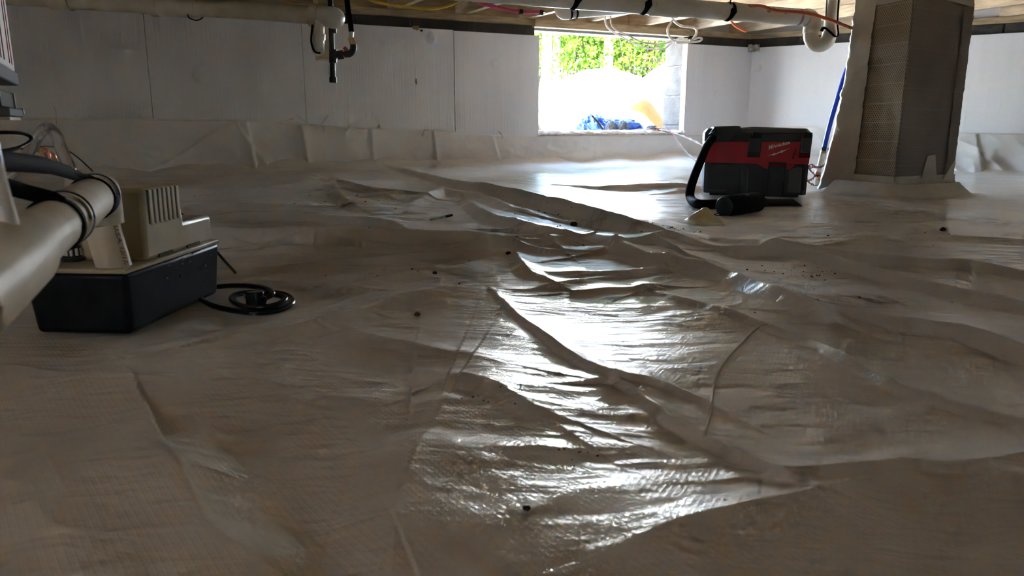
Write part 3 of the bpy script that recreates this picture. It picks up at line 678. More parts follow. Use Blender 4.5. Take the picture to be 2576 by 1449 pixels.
# ================================================================== PIER
def build_pier():
    K = PIER_O
    T = lambda a, b, z: K + PV*a + PU*b + ZZ*z      # a along the right face, b along the left face
    t = thing('support_pier', 'block pier wrapped in brown netted film and pale tape, right of the red tool', 'pier', K)
    c = MB(); c.box((0.01, 0.01, -0.02), (PIER_B-0.01, PIER_A-0.01, Z_SILLTOP-0.05), T); c.build('block_core', M_block, t, smooth=0)
    cap = MB(); cap.box((-0.01, -0.01, Z_SILLTOP-0.05), (PIER_B+0.01, PIER_A+0.01, Z_SILLTOP), T); cap.build('cap_board', M_wood, t, smooth=0, bevel=0.003)
    Mn1 = net_mat('netted_film_lit', tuple(PU), (0.30, 0.225, 0.14), (0.62, 0.52, 0.37))  # lighter wrap tone: hatch light on the left side put into its colour
    Mn2 = net_mat('netted_film_shaded', tuple(PV), (0.27, 0.215, 0.18), (0.36, 0.30, 0.255))  # same wrap, darker: shade of the camera-facing side put into its colour
    def face(f, name, material, n=(50, 110), amp=0.006, seed=1, z0=0.0, z1=Z_SILLTOP-0.03):
        A, Zg = np.meshgrid(np.linspace(-0.03, 1.03, n[0]), np.linspace(z0, z1, n[1]))
        P = np.array([[tuple(f(a, z)) for a, z in zip(ra, rz)] for ra, rz in zip(A, Zg)])
        nrm = np.array((f(0.5, 0.3) - T(PIER_B/2, PIER_A/2, 0.3)).to_3d()); nrm[2] = 0; nrm /= np.linalg.norm(nrm)
        d = amp*(perlin(A*3, Zg*6, seed) + 0.5*perlin(A*7+4, Zg*13, seed+1) + 0.5)
        return np_mesh(name, (P + d[..., None]*nrm).reshape(-1, 3), grid_quads(*A.shape), material, t)
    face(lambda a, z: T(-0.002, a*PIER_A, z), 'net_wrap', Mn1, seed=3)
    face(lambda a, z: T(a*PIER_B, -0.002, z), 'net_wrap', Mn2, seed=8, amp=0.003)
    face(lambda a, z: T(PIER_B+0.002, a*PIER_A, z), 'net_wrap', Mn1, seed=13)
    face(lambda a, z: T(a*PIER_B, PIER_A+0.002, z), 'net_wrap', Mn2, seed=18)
    # corner tape on the window side, a wavering strip folded round the back-left corner
    def strip(f, name, n=(16, 90), amp=0.006, seed=1):
        U, Vv = np.meshgrid(np.linspace(0, 1, n[0]), np.linspace(0, 1, n[1]))
        P = np.array([[tuple(f(a, b)) for a, b in zip(ra, rb)] for ra, rb in zip(U, Vv)])
        d = amp*(perlin(U*2.5, Vv*16, seed) + 0.6*perlin(U*5, Vv*40, seed+1))
        ctr = np.array(T(PIER_B/2, PIER_A/2, 0.3)); out = P - ctr; out[..., 2] = 0; out /= np.linalg.norm(out, axis=-1, keepdims=True)
        return np_mesh(name, (P + np.abs(d)[..., None]*out).reshape(-1, 3), grid_quads(*U.shape), M_tape, t)
    def corner(u, v):
        z = 0.03 + v*(Z_SILLTOP-0.06); wdt = 0.075 + 0.03*v; fl = 0.075*(1-v)**2.2
        if u < 0.5: return T(-0.012 - fl*0.5*u*2, PIER_A - (0.5-u)*2*wdt + 0.008 + fl*u*2, z)
        return T(-0.012 - fl*0.5 + (u-0.5)*2*0.10, PIER_A+0.012 + fl, z)
    strip(corner, 'corner_tape', seed=31, amp=0.012)
    def top1(u, v): return T(-0.010, u*PIER_A, Z_SILLTOP-0.10 + v*0.07) if True else None
    strip(lambda u, v: T(-0.009, u*PIER_A, 0.775-0.01*u+0.155*v), 'top_tape', n=(30, 12), seed=41, amp=0.003)
    strip(lambda u, v: T(u*PIER_B, -0.009, 0.795-0.03*u+(0.135+0.03*u)*v), 'top_tape', n=(30, 12), seed=43, amp=0.003)
    # base collar of film tape that flares on to the floor sheet
    def collar(u, v):
        # u runs along left face then right face; v from floor edge up
        L = PIER_A + PIER_B; q = u*(L+0.03) - 0.015
        flare = 0.008 + 0.11*(1-v)**2.6
        z = -0.004 + v*0.105
        if q < PIER_A: p = T(-flare, PIER_A - q, 0); 
        else: p = T(q-PIER_A, -flare, 0)
        # round the outside corner
        dq = abs(q-PIER_A)
        if dq < flare:
            a = (q-PIER_A)/flare*math.pi/4 + math.pi/4
            p = T(-flare*math.cos(a), -flare*math.sin(a), 0)
        fl = FH(p.x, p.y) if v < 0.5 else 0.0
        p.z = max(z + fl*(1-v), fl+0.002 if v < 0.5 else z); return p
    strip(collar, 'base_collar', n=(80, 26), seed=51, amp=0.004)
    # patch of pale tape standing up from the collar on the right face
    pz = MB(); pz.prism([(0.175, 0.09), (0.275, 0.08), (0.245, 0.185), (0.200, 0.18)][:4], 0.010, 0.013, lambda a, z, h: T(a-0.03, -h, z)); pz.build('tape_patch', M_tape, t)
    pz = MB(); pz.prism([(0.285, 0.08), (0.35, 0.08), (0.35, 0.16), (0.335, 0.145)], 0.010, 0.013, lambda a, z, h: T(a, -h, z)); pz.build('tape_patch', M_tape, t)
    # vertical crease of loose film on the right edge
    strip(lambda u, v: T(PIER_B-0.055+0.06*u, -0.008, 0.10+v*0.68), 'edge_fold', n=(8, 60), seed=61, amp=0.006).data.materials[0] = Mn2
build_pier()
#--MORE--

# ================================================================== OUTSIDE
OUTN = -NB
def out_pt(d, px, py):                                             # a point seen through the hatch, d metres of y away
    return PY(px, py, d)
# ground rising away from the house
def ground_z(x, y):
    d = -((x-C.x)*NB.x + (y-C.y)*NB.y)                             # distance outside the wall
    base = 0.10 + 0.085*np.clip(d-0.5, 0, 9) + 0.02*np.clip(d-9.5, 0, 40)
    return base + 0.03*perlin(x*0.9, y*0.9, 71) + 0.012*perlin(x*4, y*4, 72)
M_groundsheet = mat('pale_sheeted_ground', (0.78, 0.78, 0.77), 0.45, 0.4, var=0.2, var_scale=1.4, var_color=(0.70, 0.66, 0.58), bump=0.5, bump_scale=7)
def build_ground():
    a = np.linspace(-16, 16, 150); b = 0.26 + 44*np.linspace(0, 1, 130)**2.0
    A, B = np.meshgrid(a, b); X = C.x + UB.x*A - NB.x*B; Y = C.y + UB.y*A - NB.y*B
    Z = ground_z(X, Y); V = np.stack([X, Y, Z], -1).reshape(-1, 3)
    ob = np_mesh('ground', V, grid_quads(*A.shape), M_groundsheet); return struct(ob)
build_ground()
def gz(x, y): return float(ground_z(np.array([x]), np.array([y]))[0])

def mound(name, cx, cyy, rx, ry, top, rot, material, seed, label, cat, skew=0.0, n=(70, 40), wr=0.03, p=1.6):
    """heap lying on the ground: a dome with folds"""
    base = gz(cx, cyy) - 0.08
    t, r = np.meshgrid(np.linspace(0, 2*np.pi, n[0], endpoint=False), np.linspace(0.001, 1, n[1]))
    lx = np.cos(t)*r*rx; ly = np.sin(t)*r*ry
    X = cx + lx*math.cos(rot) - ly*math.sin(rot); Y = cyy + lx*math.sin(rot) + ly*math.cos(rot)
    H = (top-base)*np.clip(1 - (r + skew*np.cos(t)*(1-r))**p, 0, None)
    H = H*(1 + wr*4*perlin(X*1.6, Y*1.6, seed)) + wr*perlin(X*5, Y*5, seed+1)*(1-r) + wr*0.5*perlin(X*11, Y*11, seed+2)*(1-r)
    Z = base + H
    ob = np_mesh(name, np.stack([X, Y, Z], -1).reshape(-1, 3), grid_quads(*t.shape, wrap=True), material)
    return tag(ob, label, cat)
# big sheeted heap in the middle, crest near px 1500, y 190
p = out_pt(7.6, 1512, 196); mound('sheeted_heap', p.x, p.y, 1.35, 1.1, p.z+0.06, 0.45, M_sheet, 81, 'large white sheeted heap in the middle of the hatch view', 'heap', p=1.9)
p = out_pt(8.6, 1720, 150); mound('sheeted_heap', p.x, p.y, 1.15, 1.0, p.z+0.02, 0.45, M_sheet, 85, 'white sheeted heap rising behind the right jamb of the hatch', 'heap', p=1.3)
p = out_pt(6.3, 1585, 250); mound('sheeted_heap', p.x, p.y, 0.34, 0.4, p.z-0.10, 0.4, M_sheet, 95, 'low white sheeted heap in front of the tan clay', 'heap', p=2.0)
p = out_pt(6.6, 1618, 258); mound('clay_heap', p.x, p.y, 0.36, 0.28, p.z+0.03, 0.5, M_tan, 88, 'tan clay heap showing between white sheets at right', 'heap', p=1.5)
p = out_pt(6.2, 1355, 288); mound('clay_heap', p.x-0.05, p.y, 0.14, 0.16, p.z, 0.5, M_tan, 89, 'small brown clay lump at the left edge of the hatch', 'heap', n=(30, 16), p=1.3)
# white pipe lying beside it
a_, b_ = out_pt(6.1, 1330, 279), out_pt(6.3, 1378, 277)
m = MB(); m.tube([a_, b_], 0.022, 14); tag(m.build('plastic_pipe', M_outwhite), 'white pipe end lying outside the left edge of the hatch', 'pipe')
# blue sheet bundle and rocks just outside the sill
t = thing('tarp_bundle', 'crumpled blue tarp bundle lying just outside the hatch sill', 'tarp', out_pt(5.55, 1500, 322))
def crump(name, c, rx, ry, rz, material, seed, parent=None, n=(40, 24), wr=0.25):
    u, v = np.meshgrid(np.linspace(0, 2*np.pi, n[0], endpoint=False), np.linspace(0.02, np.pi-0.02, n[1]))
    sx, sy, sz = np.sin(v)*np.cos(u), np.sin(v)*np.sin(u), np.cos(v)
    k = 1 + wr*(perlin(sx*2.2+seed, sy*2.2+sz*1.7, seed) + 0.6*perlin(sx*5+seed, sz*5+sy*3, seed+1))*1.6
    V = np.stack([c.x+sx*rx*k, c.y+sy*ry*k, c.z+sz*rz*k], -1).reshape(-1, 3)
    return np_mesh(name, V, grid_quads(*u.shape, wrap=True), material, parent, smooth=False)
crump('tarp_fold', out_pt(5.55, 1490, 326), .11, .09, .105, M_bluetarp, 3, t)
crump('tarp_fold', out_pt(5.60, 1548, 330), .20, .10, .090, M_bluetarp, 5, t)
crump('tarp_fold', out_pt(5.60, 1583, 332), .10, .08, .060, M_bluetarp, 6, t)
for i, (px, py, rx, rz, lab) in enumerate([(1537, 322, .042, .050, 'dark rock against the blue tarp, left of the pair'), (1566, 322, .040, .050, 'dark rock against the blue tarp, right of the pair'), (1640, 326, .045, .03, 'dark rock on the sill ledge beside the block jamb')]):
    p = out_pt(5.44, px, py); tag(crump('rock', p, rx, .04, rz, M_rock, 20+i, n=(22, 14), wr=0.12), lab, 'rock')
m = MB(); m.tube([out_pt(5.43, 1489, 291), out_pt(5.42, 1504, 308), out_pt(5.41, 1518, 328)], [.006, .008, .006], 8); tag(m.build('stick', M_bark), 'dark stick leaning across the blue tarp', 'stick')

# trees and shrubs beyond the clearing
def leaves(n, c, ext, size, rng, droop=0.3):
    u = rng.normal(size=(n, 3)); u /= np.linalg.norm(u, axis=1, keepdims=True); rad = rng.random(n)**(1/2.2)
    P = np.array(c)[None] + u*rad[:, None]*np.array(ext)[None]
    # loose clusters
    k = rng.integers(0, max(8, n//26), n); cc = np.array(c)[None] + rng.normal(size=(max(8, n//26), 3))*np.array(ext)[None]*0.45
    w = 0.6*rng.random((n, 1)); P = P*(1-w) + cc[k]*w
    a = rng.normal(size=(n, 3)); a /= np.linalg.norm(a, axis=1, keepdims=True)
    b = np.cross(a, rng.normal(size=(n, 3))); b /= np.linalg.norm(b, axis=1, keepdims=True)
    s = size*(0.6 + 0.8*rng.random((n, 1)))
    V = np.stack([P - a*s*0.5, P + b*s*0.30, P + a*s*0.5, P - b*s*0.30], 1).reshape(-1, 3)
    return V
TREE_RNG = np.random.default_rng(5)
def tree(pb, lean, trunk_r, height, crown_c, crown_e, nl, size, lmat, bmat, label, branches=5, low=None):
    x, y = pb.x, pb.y; z = gz(x, y) - 0.1
    t = thing('tree', label, 'tree', (x, y, z), 'trees beyond the clearing')
    pts = spline([V3(x, y, z), V3(x+lean*0.3, y, z+height*0.3), V3(x+lean*0.55, y+0.05, z+height*0.6), V3(x+lean, y, z+height*0.95)], 5)
    m = MB(); m.tube(pts, [trunk_r*(1.15-0.85*i/(len(pts)-1)) for i in range(len(pts))], 12)
    m.build('trunk', bmat, t)
    for i in range(branches):
        m = MB()
        k = int(len(pts)*(0.3+0.6*i/branches)); a = TREE_RNG.random()*6.28; L = 0.6 + TREE_RNG.random()*0.8
        p0 = pts[k]; p1 = p0 + V3(math.cos(a)*L*0.6, math.sin(a)*L*0.6, 0.35*L); p2 = p0 + V3(math.cos(a)*L*1.2, math.sin(a)*L*1.2, 0.5*L)
        m.tube([p0, p1, p2], [trunk_r*0.35, trunk_r*0.22, 0.008], 6); m.build('branch', bmat, t)
    V = leaves(nl, (x+lean*0.7, y, z+crown_c), crown_e, size, TREE_RNG)
    if low: V = np.concatenate([V, leaves(low, (x, y, z+1.0), (1.1, 0.9, 1.1), 0.075, TREE_RNG)])
    np_mesh('crown', V, np.arange(len(V)).reshape(-1, 4), lmat, t, smooth=False)
    return t
def tp(px, Y): p = PY(px, 214, Y); return p
TREES = [(1372, 13.2, .16, .085, 1, 'pale trunk tree leaning right, nearest the left edge of the hatch view'),
         (1398, 14.0, .10, .065, 1, 'pale slim tree, second from the left edge of the hatch view'),
         (1527, 13.8, .12, .085, 1, 'grey trunk tree above the middle of the white heap'),
         (1588, 15.0, -.35, .055, 0, 'thin dark trunk tree leaning left of the broad one'),
         (1641, 14.2, .0, .11, 0, 'broad dark trunk tree beside the block jamb')]
for i, (px, Y, lean, tr, bk, lab) in enumerate(TREES):
    tree(tp(px, Y), lean, tr, 7.5, 5.0, (1.9, 1.7, 2.6), 2600, 0.15, M_leaf if i % 2 else M_leaf2, M_bark_pale if bk else M_bark, lab, low=500)
side = [(-6.5, 13, 'leftmost tall tree of the wood edge outside'), (-4.0, 15.5, 'tall tree left of the pale trunks, second along the wood edge'), (-1.6, 14.2, 'leafy tree just left of the hatch view, before the pale trunks'),
        (4.6, 15.6, 'leafy tree hidden behind the block jamb, right of the broad trunk'), (6.8, 17.5, 'tall tree far right along the wood edge'), (9.3, 19.5, 'last tall tree at the right end of the wood edge')]
for i, (x, y, lab) in enumerate(side):
    tree(V3(x, y, 0), 0.2, .11, 8.0, 5.0, (2.1, 1.9, 3.0), 2600, 0.17, M_leaf2 if i % 2 else M_leaf, M_bark, lab, low=300)
def shrub(x, y, h, wd, n, size, lmat, label):
    z = gz(x, y); t = thing('bush', label, 'bush', (x, y, z), 'undergrowth along the wood edge')
    for k in range(5):
        m = MB(); a = TREE_RNG.random()*6.28; m.tube([V3(x, y, z-0.05), V3(x+math.cos(a)*wd*.3, y+math.sin(a)*wd*.3, z+h*.5), V3(x+math.cos(a)*wd*.5, y+math.sin(a)*wd*.5, z+h*.85)], [.018, .012, .005], 5); m.build('stem', M_bark, t)
    V = leaves(n, (x, y, z+h*0.52), (wd, wd*.8, h*.55), size, TREE_RNG)
    np_mesh('foliage', V, np.arange(len(V)).reshape(-1, 4), lmat, t, smooth=False)
SHR = [(1345, 15.5, 1.9, 'shrub at the foot of the leftmost pale trunk'), (1432, 14.6, 2.3, 'broad shrub between the slim pale trunk and the grey trunk'), (1482, 15.6, 2.5, 'tall shrub left of the grey trunk'),
       (1545, 16.0, 2.6, 'tall shrub right of the grey trunk'), (1590, 14.0, 1.9, 'low bright shrub left of the broad dark trunk'), (1625, 16.5, 2.7, 'tall shrub behind the broad dark trunk'), (1690, 15.0, 2.3, 'shrub behind the block jamb'),
       (1400, 17.5, 3.2, 'deep green thicket behind the slim pale trunk'), (1500, 18.0, 3.3, 'deep green thicket behind the white heap'), (1580, 18.5, 3.4, 'deep green thicket behind the leaning thin trunk'), (1660, 18.5, 3.4, 'deep green thicket behind the jamb side trees')]
for i, (px, Y, h, lab) in enumerate(SHR):
    p = tp(px, Y); shrub(p.x, p.y, h, 1.05 if Y < 17 else 1.4, 1500, 0.085 if Y < 17 else 0.12, M_leaf2 if i % 3 == 1 else M_leaf, lab)

# ================================================================== CONDENSATE PUMP
def build_pump():
    K = N0.copy(); K.z = 0.004
    T = lambda a, b, z: K + PA*a + PBX*b + ZZ*z           # a length (away), b width (left), z up
    L, W, H = 0.290, 0.154, 0.100
    t = thing('condensate_pump', 'cream and black condensate pump box standing on the plastic sheet at left', 'pump', K)
    def rect(a0, b0, a1, b1): return [(a0, b0), (a1, b0), (a1, b1), (a0, b1)]
    m = MB(); m.prism(rect(0.004, 0.004, L-0.004, W-0.004), 0.0, H-0.006, T, scale1=((L+0.006)/(L-0.008), (W+0.006)/(W-0.008)))
    m.build('tank', M_tank, t, bevel=0.008, bseg=3)
    m = MB(); m.prism(rect(-0.004, -0.004, L+0.004, W+0.004), H-0.007, H, T); m.build('deck', M_beige, t, bevel=0.002)
    # cover: tall motor housing then a low step (profile in length-height, extruded over width)
    def cover(profile, b0, b1, name, bev):
        q = MB(); q.prism(profile, b0, b1, lambda a, z, b: T(a, b, z)); return q.build(name, M_beige, t, bevel=bev, bseg=3)
    cover([(0.066, H-0.001), (L-0.004, H-0.001), (L-0.007, 0.146), (0.188, 0.146), (0.180, 0.210), (0.072, 0.210)], 0.004, 0.112, 'motor_cover', 0.007)
    # vent slots, right side of the tall housing: dark recess strips between ribs
    for k in range(7):
        a = 0.083 + k*0.0135
        q = MB(); q.prism([(a, 0.155), (a+0.0034, 0.155), (a+0.0034, 0.2065), (a, 0.2065)], 0.0036, 0.008, lambda x, z, b: T(x, b, z)); q.build('vent_slot', M_slot, t, smooth=0)
        q = MB(); q.prism([(a+0.0040, 0.153), (a+0.0130, 0.153), (a+0.0130, 0.2065), (a+0.0040, 0.2065)], 0.0024, 0.0072, lambda x, z, b: T(x, b, z)); q.build('vent_rib', M_beige, t, bevel=0.0012)
    for a in (0.100, 0.190):
        q = MB(); q.box((a, 0.0022, H+0.0005), (a+0.042, 0.006, H+0.0055), T); q.build('tab_slot', M_slot, t, smooth=0)
    # hose barb, knurled collar and black grommet on the deck
    c = T(0.062, 0.118, H)
    q = MB(); q.tube([c, c+ZZ*0.006, c+ZZ*0.006, c+ZZ*0.022, c+ZZ*0.022, c+ZZ*0.045], [.017, .017, .012, .011, .008, .007], 18); f = q.build('hose_barb', M_black, t)
    for k in range(10):
        a = 2*math.pi*k/10; e = c + V3(math.cos(a), math.sin(a), 0)*0.0118
        q = MB(); q.box((-0.0016, -0.0016, 0.009), (0.0016, 0.0016, 0.020), lambda x, y, z: e + V3(x, y, z)); q.build('collar_rib', M_pvc, f, smooth=0)
    c = T(0.055, 0.143, H); q = MB(); q.tube([c, c+ZZ*0.012, c+ZZ*0.014, c+ZZ*0.03], [.012, .012, .009, .008], 16); q.build('grommet', M_black, t)
    # pale scuffs on the tank side
    for k in range(14):
        a = 0.10 + 0.16*random.random(); z = 0.05 + 0.045*random.random(); r_ = 0.0006 + 0.0026*random.random()**2
        q = MB(); pts = [(a+math.cos(u)*r_*(0.6+0.7*random.random())*1.5, z+math.sin(u)*r_*(0.6+0.7*random.random())) for u in np.linspace(0, 6.28, 9)[:-1]]
        bb = -0.0005 - 0.0037*z/0.094 + 0.004
        q.prism(pts, bb-0.0045, bb-0.001, lambda x, zz, b: T(x, b, zz)); q.build('scuff', M_grime if k % 3 == 0 else M_charcoal2, t, smooth=0)
    # supply cord leaving the back of the cover
    q = MB(); q.tube(spline([T(0.18, 0.10, 0.17), T(0.24, 0.07, 0.165), T(0.30, 0.05, 0.13), T(0.37, 0.03, 0.05), T(0.42, 0.03, 0.012)], 6), 0.003, 8); q.build('supply_cord', M_black_gloss, t)
    return T
PT = build_pump()

M_pvc_gloss = mat('glossy_white', (0.85, 0.85, 0.85), 0.08, 0.6)
# ================================================================== NEAR DRAIN PIPE INTO THE PUMP
def build_drain():
    pe = PT(0.030, 0.030, 0)                                # where the standpipe enters the deck
    ztop = 0.210
    E = V3(pe.x-0.012, pe.y-0.006, ztop)                    # centre of the elbow
    far = PY(60, 612, 0.58)
    d = (far - E); d.z = (far.z - E.z)*0.7; d = d.normalized()
    t = thing('drain_pipe', 'near white drain pipe with blue cement rings running into the cream pump', 'pipe', (pe.x, pe.y, 0.1))
    r = 0.0241
    q = MB(); q.tube([pe + ZZ*0.075, V3(E.x, E.y, ztop-0.045)], r, 28); stand = q.build('standpipe', M_pvc_old, t)
    q = MB(); q.tube([V3(E.x, E.y, ztop-0.0425), ] + spline([V3(E.x, E.y, ztop-0.042), V3(E.x, E.y, ztop-0.026), E + d*0.010 + ZZ*0.002, E + d*0.034], 6), [r*1.24]*(1+19), 28); q.build('elbow', M_pvc_old, t)
    q = MB(); q.tube([E + d*0.02, E + d*0.66], r, 28); q.build('run', M_pvc_old, t)
    # long coupling after the elbow and the branch tee near the camera
    q = MB(); q.tube([E+d*0.060, E+d*0.060, E+d*0.36, E+d*0.36], [r, r*1.13, r*1.13, r], 28); q.build('coupling', M_pvc_old, t)
    q = MB(); q.tube([E+d*0.60, E+d*0.60, E+d*0.80, E+d*0.80], [r, r*1.22, r*1.22, r], 28); q.build('tee', M_pvc_old, t)
    for k, kr in ((0.037, 1.245), (0.345, 1.14), (0.595, 1.05)):
        q = MB(); q.band(E+d*k, d, r*kr, 0.0055, 0.0012); q.build('cement_ring', M_blue_cement, t)
    # red print running down the standpipe
    vs, fs = text_mesh('U.S.A. 12/17/', 0.0112, shear=0.2, offset=0.0002)
    ax = V3(E.x, E.y, 0) ; top = ztop-0.044
    toc = (O - V3(E.x, E.y, CAMH)); toc.z = 0; toc = toc.normalized(); ang0 = math.atan2(toc.y, toc.x) + 0.62
    base = pe; 
    def wrapv(v):
        z = top - v.x; k = (z - 0.075)/(ztop-0.045-0.075); cx = pe.x + (E.x-pe.x)*k; cyy = pe.y + (E.y-pe.y)*k
        a = ang0 + v.y/r; rr = r + 0.0007
        return V3(cx + math.cos(a)*rr, cyy + math.sin(a)*rr, z)
    q = MB(); q.add([wrapv(v) for v in vs], fs); q.build('printed_text', M_print_red, stand, smooth=0)
    return E, d, r
DE, DD, DR = build_drain()

# black strap from the left wrapping the drain pipe near the elbow
def wrap_strap(name, label, cat, k, width, free, material, print_marks=False):
    t = thing(name, label, cat, DE + DD*k)
    c = DE + DD*k; q = MB(); q.band(c, DD, DR*(1.15 if print_marks else 1.03), width, 0.002); q.build('loop', material, t)
    q = MB(); q.tube(spline(free, 8), 0.5*width, 10, flat=(1.0, 0.35)); q.build('tail', material, t)
    if print_marks:
        side = V3(0.75, -0.35, 0.55); side = (side - DD*side.dot(DD)).normalized(); up = DD.cross(side)
        for j in range(6):
            a = -0.35 + j*0.13; p = c + (side*math.cos(a) + up*math.sin(a))*(DR*1.15+0.0022)
            q = MB(); q.box((-0.0022, -0.0009, -0.0002), (0.0022, 0.0009, 0.0006), lambda x, y, z: p + DD*x + (up*math.cos(a) - side*math.sin(a))*y + (side*math.cos(a)+up*math.sin(a))*z); q.build('print_mark', M_grime, t, smooth=0)
    return t
topE = DE + DD*0.092 + ZZ*DR*1.2
wrap_strap('cable_tie', 'broad black strap looped round the near drain pipe beside its elbow', 'strap', 0.092, 0.008,
           [topE + V3(0.012, 0, -0.008), topE, PY(150, 432, 0.90), PY(60, 410, 0.74), PY(-60, 398, 0.62)], M_black_matte, True)
topE2 = DE + DD*0.41 + ZZ*DR*1.05
wrap_strap('cable_tie', 'black strap round the near drain pipe left of the white coupling', 'strap', 0.410, 0.016,
           [topE2 + V3(0.01, 0, -0.006), topE2, PY(60, 482, 0.70), PY(20, 470, 0.68), PY(-60, 450, 0.64)], M_black_matte)
# thick near cable over the strap
q = MB(); q.tube(spline([PY(-60, 400, 0.62), PY(40, 408, 0.72), PY(120, 418, 0.84), PY(190, 440, 0.98), PY(236, 466, 1.04)], 8), [0.0095]*8+[0.0092]*8+[0.0085]*8+[0.007]*8+[0.003], 12, flat=(1, 0.6))
tag(q.build('black_sleeve', M_black_matte), 'thick black sleeved cable crossing above the near drain pipe', 'cable')
q = MB(); q.tube(spline([PY(-60, 336, 1.1), PY(20, 333, 1.12), PY(62, 337, 1.15), PY(79, 350, 1.16), PY(60, 366, 1.12), PY(20, 378, 1.08), PY(-60, 384, 1.02)], 8), 0.0028, 10)
tag(q.build('looped_cable', M_black_gloss), 'black cable bent into a loop at the left edge under the cabinet', 'cable')
q = MB(); q.tube(spline([PY(30, 372, 1.18), PY(70, 375, 1.25), PY(112, 368, 1.3), PY(165, 377, 1.36), PY(200, 400, 1.40), PY(232, 430, 1.42), PY(262, 462, 1.44)], 8), 0.0012, 8)
tag(q.build('thin_wire', M_black_gloss), 'thin black wire arching behind the clear hose', 'wire')
# clear hose arching from the pump barb
q = MB(); cb = PT(0.062, 0.118, 0.10)
q.tube(spline([cb + ZZ*0.030, cb + V3(-0.002, 0.0, 0.075), V3(PY(178, 440, cb.y+0.0).x, cb.y, PY(178, 440, cb.y).z), PY(160, 390, cb.y+0.01), PY(140, 340, cb.y+0.03), PY(118, 322, cb.y+0.05), PY(98, 340, cb.y+0.07), PY(70, 385, cb.y+0.09), PY(20, 440, cb.y+0.10), PY(-50, 470, cb.y+0.10)], 8), 0.0088, 16)
tag(q.build('clear_hose', M_clear), 'clear vinyl hose arching up from the cream pump', 'hose')
q = MB(); q.tube(spline([PY(-40, 300, 0.50), PY(-12, 440, 0.50), PY(16, 540, 0.505), PY(40, 628, 0.51), PY(44, 640, 0.512)], 8), [0.0062]*29+[0.0058, 0.005, 0.004, 0.002], 16)
tag(q.build('plastic_tube', M_pvc_gloss), 'glossy white tube end hanging blurred at the left edge before the drain pipe', 'tube')
# copper wire tangle
t = thing('wire_tangle', 'small tangle of copper coloured wire behind the clear hose', 'wire', PY(100, 395, 1.30))
for i, (px, py, rx) in enumerate([(88, 386, .013), (104, 392, .015), (120, 398, .012), (96, 398, .014)]):
    c = PY(px, py, 1.30 + 0.01*i); q = MB(); q.ring(c, V3(0.5-0.4*i, 1, 0.3*i-0.4), rx, 0.0022, 26, 8); q.build('wire_loop', M_brass if i == 0 else M_copper, t)

# power cord coiled on the sheet
def build_cord():
    z = 0.008
    c = on_floor(640, 760)
    t = thing('power_cord', 'black power cord with plug coiled on the sheet beside the pump', 'cord', c)
    P = lambda px, py, h: PZ(px, py, c.z + h)
    pts = [P(505, 752, .008), P(532, 768, .008), P(575, 779, .007), P(640, 787, .007), P(700, 780, .007), P(733, 764, .008), P(727, 746, .010), P(696, 737, .012), P(640, 735, .012), P(592, 742, .012), P(585, 756, .010),
           P(610, 770, .012), P(660, 773, .014), P(702, 764, .016), P(716, 750, .018), P(690, 741, .020), P(640, 742, .020)]
    q = MB(); q.tube(spline(pts, 8), 0.0047, 12, flat=(1, 1.25)); q.build('cord', M_black_gloss, t)
    pts = [P(540, 722, .012), P(580, 719, .018), P(630, 720, .024), P(668, 726, .028), P(686, 738, .028), P(672, 748, .026), P(656, 752, .026)]
    q = MB(); q.tube(spline(pts, 8), 0.0046, 12); q.build('cord_loop', M_black_gloss, t)
    a = P(655, 752, .026); b = P(622, 744, .024); d = (b-a).normalized(); s_ = V3(-d.y, d.x, 0).normalized()
    up = d.cross(s_); up = up if up.z > 0 else -up
    q = MB(); q.prism([(0, -0.006), (0.010, -0.012), (0.028, -0.013), (0.028, 0.013), (0.010, 0.012), (0, 0.006)], -0.011, 0.011, lambda x, y, h: a + d*x + s_*y + up*h)
    pl = q.build('plug', M_black_gloss, t, bevel=0.002)
    for y in (-0.007, 0.007):
        q = MB(); q.box((0.028, y-0.0008, -0.0035), (0.044, y+0.0008, 0.0035), lambda x, yy, h: a + d*x + s_*yy + up*h); q.build('prong', M_steel, pl, smooth=0)
    q = MB(); q.tube([a + d*0.028 + up*-0.006, a + d*0.046 + up*-0.006], 0.0024, 8); q.build('prong', M_steel, pl)
    for k in range(3):
        q = MB(); q.ring(a - d*(0.003+0.004*k), d, 0.0052, 0.0012, 18, 6); q.build('strain_rib', M_black_gloss, pl)
    q = MB(); q.ring(P(648, 762, .014), d, 0.013, 0.0022, 22, 8); q.build('tie', M_black_matte, t)
build_cord()

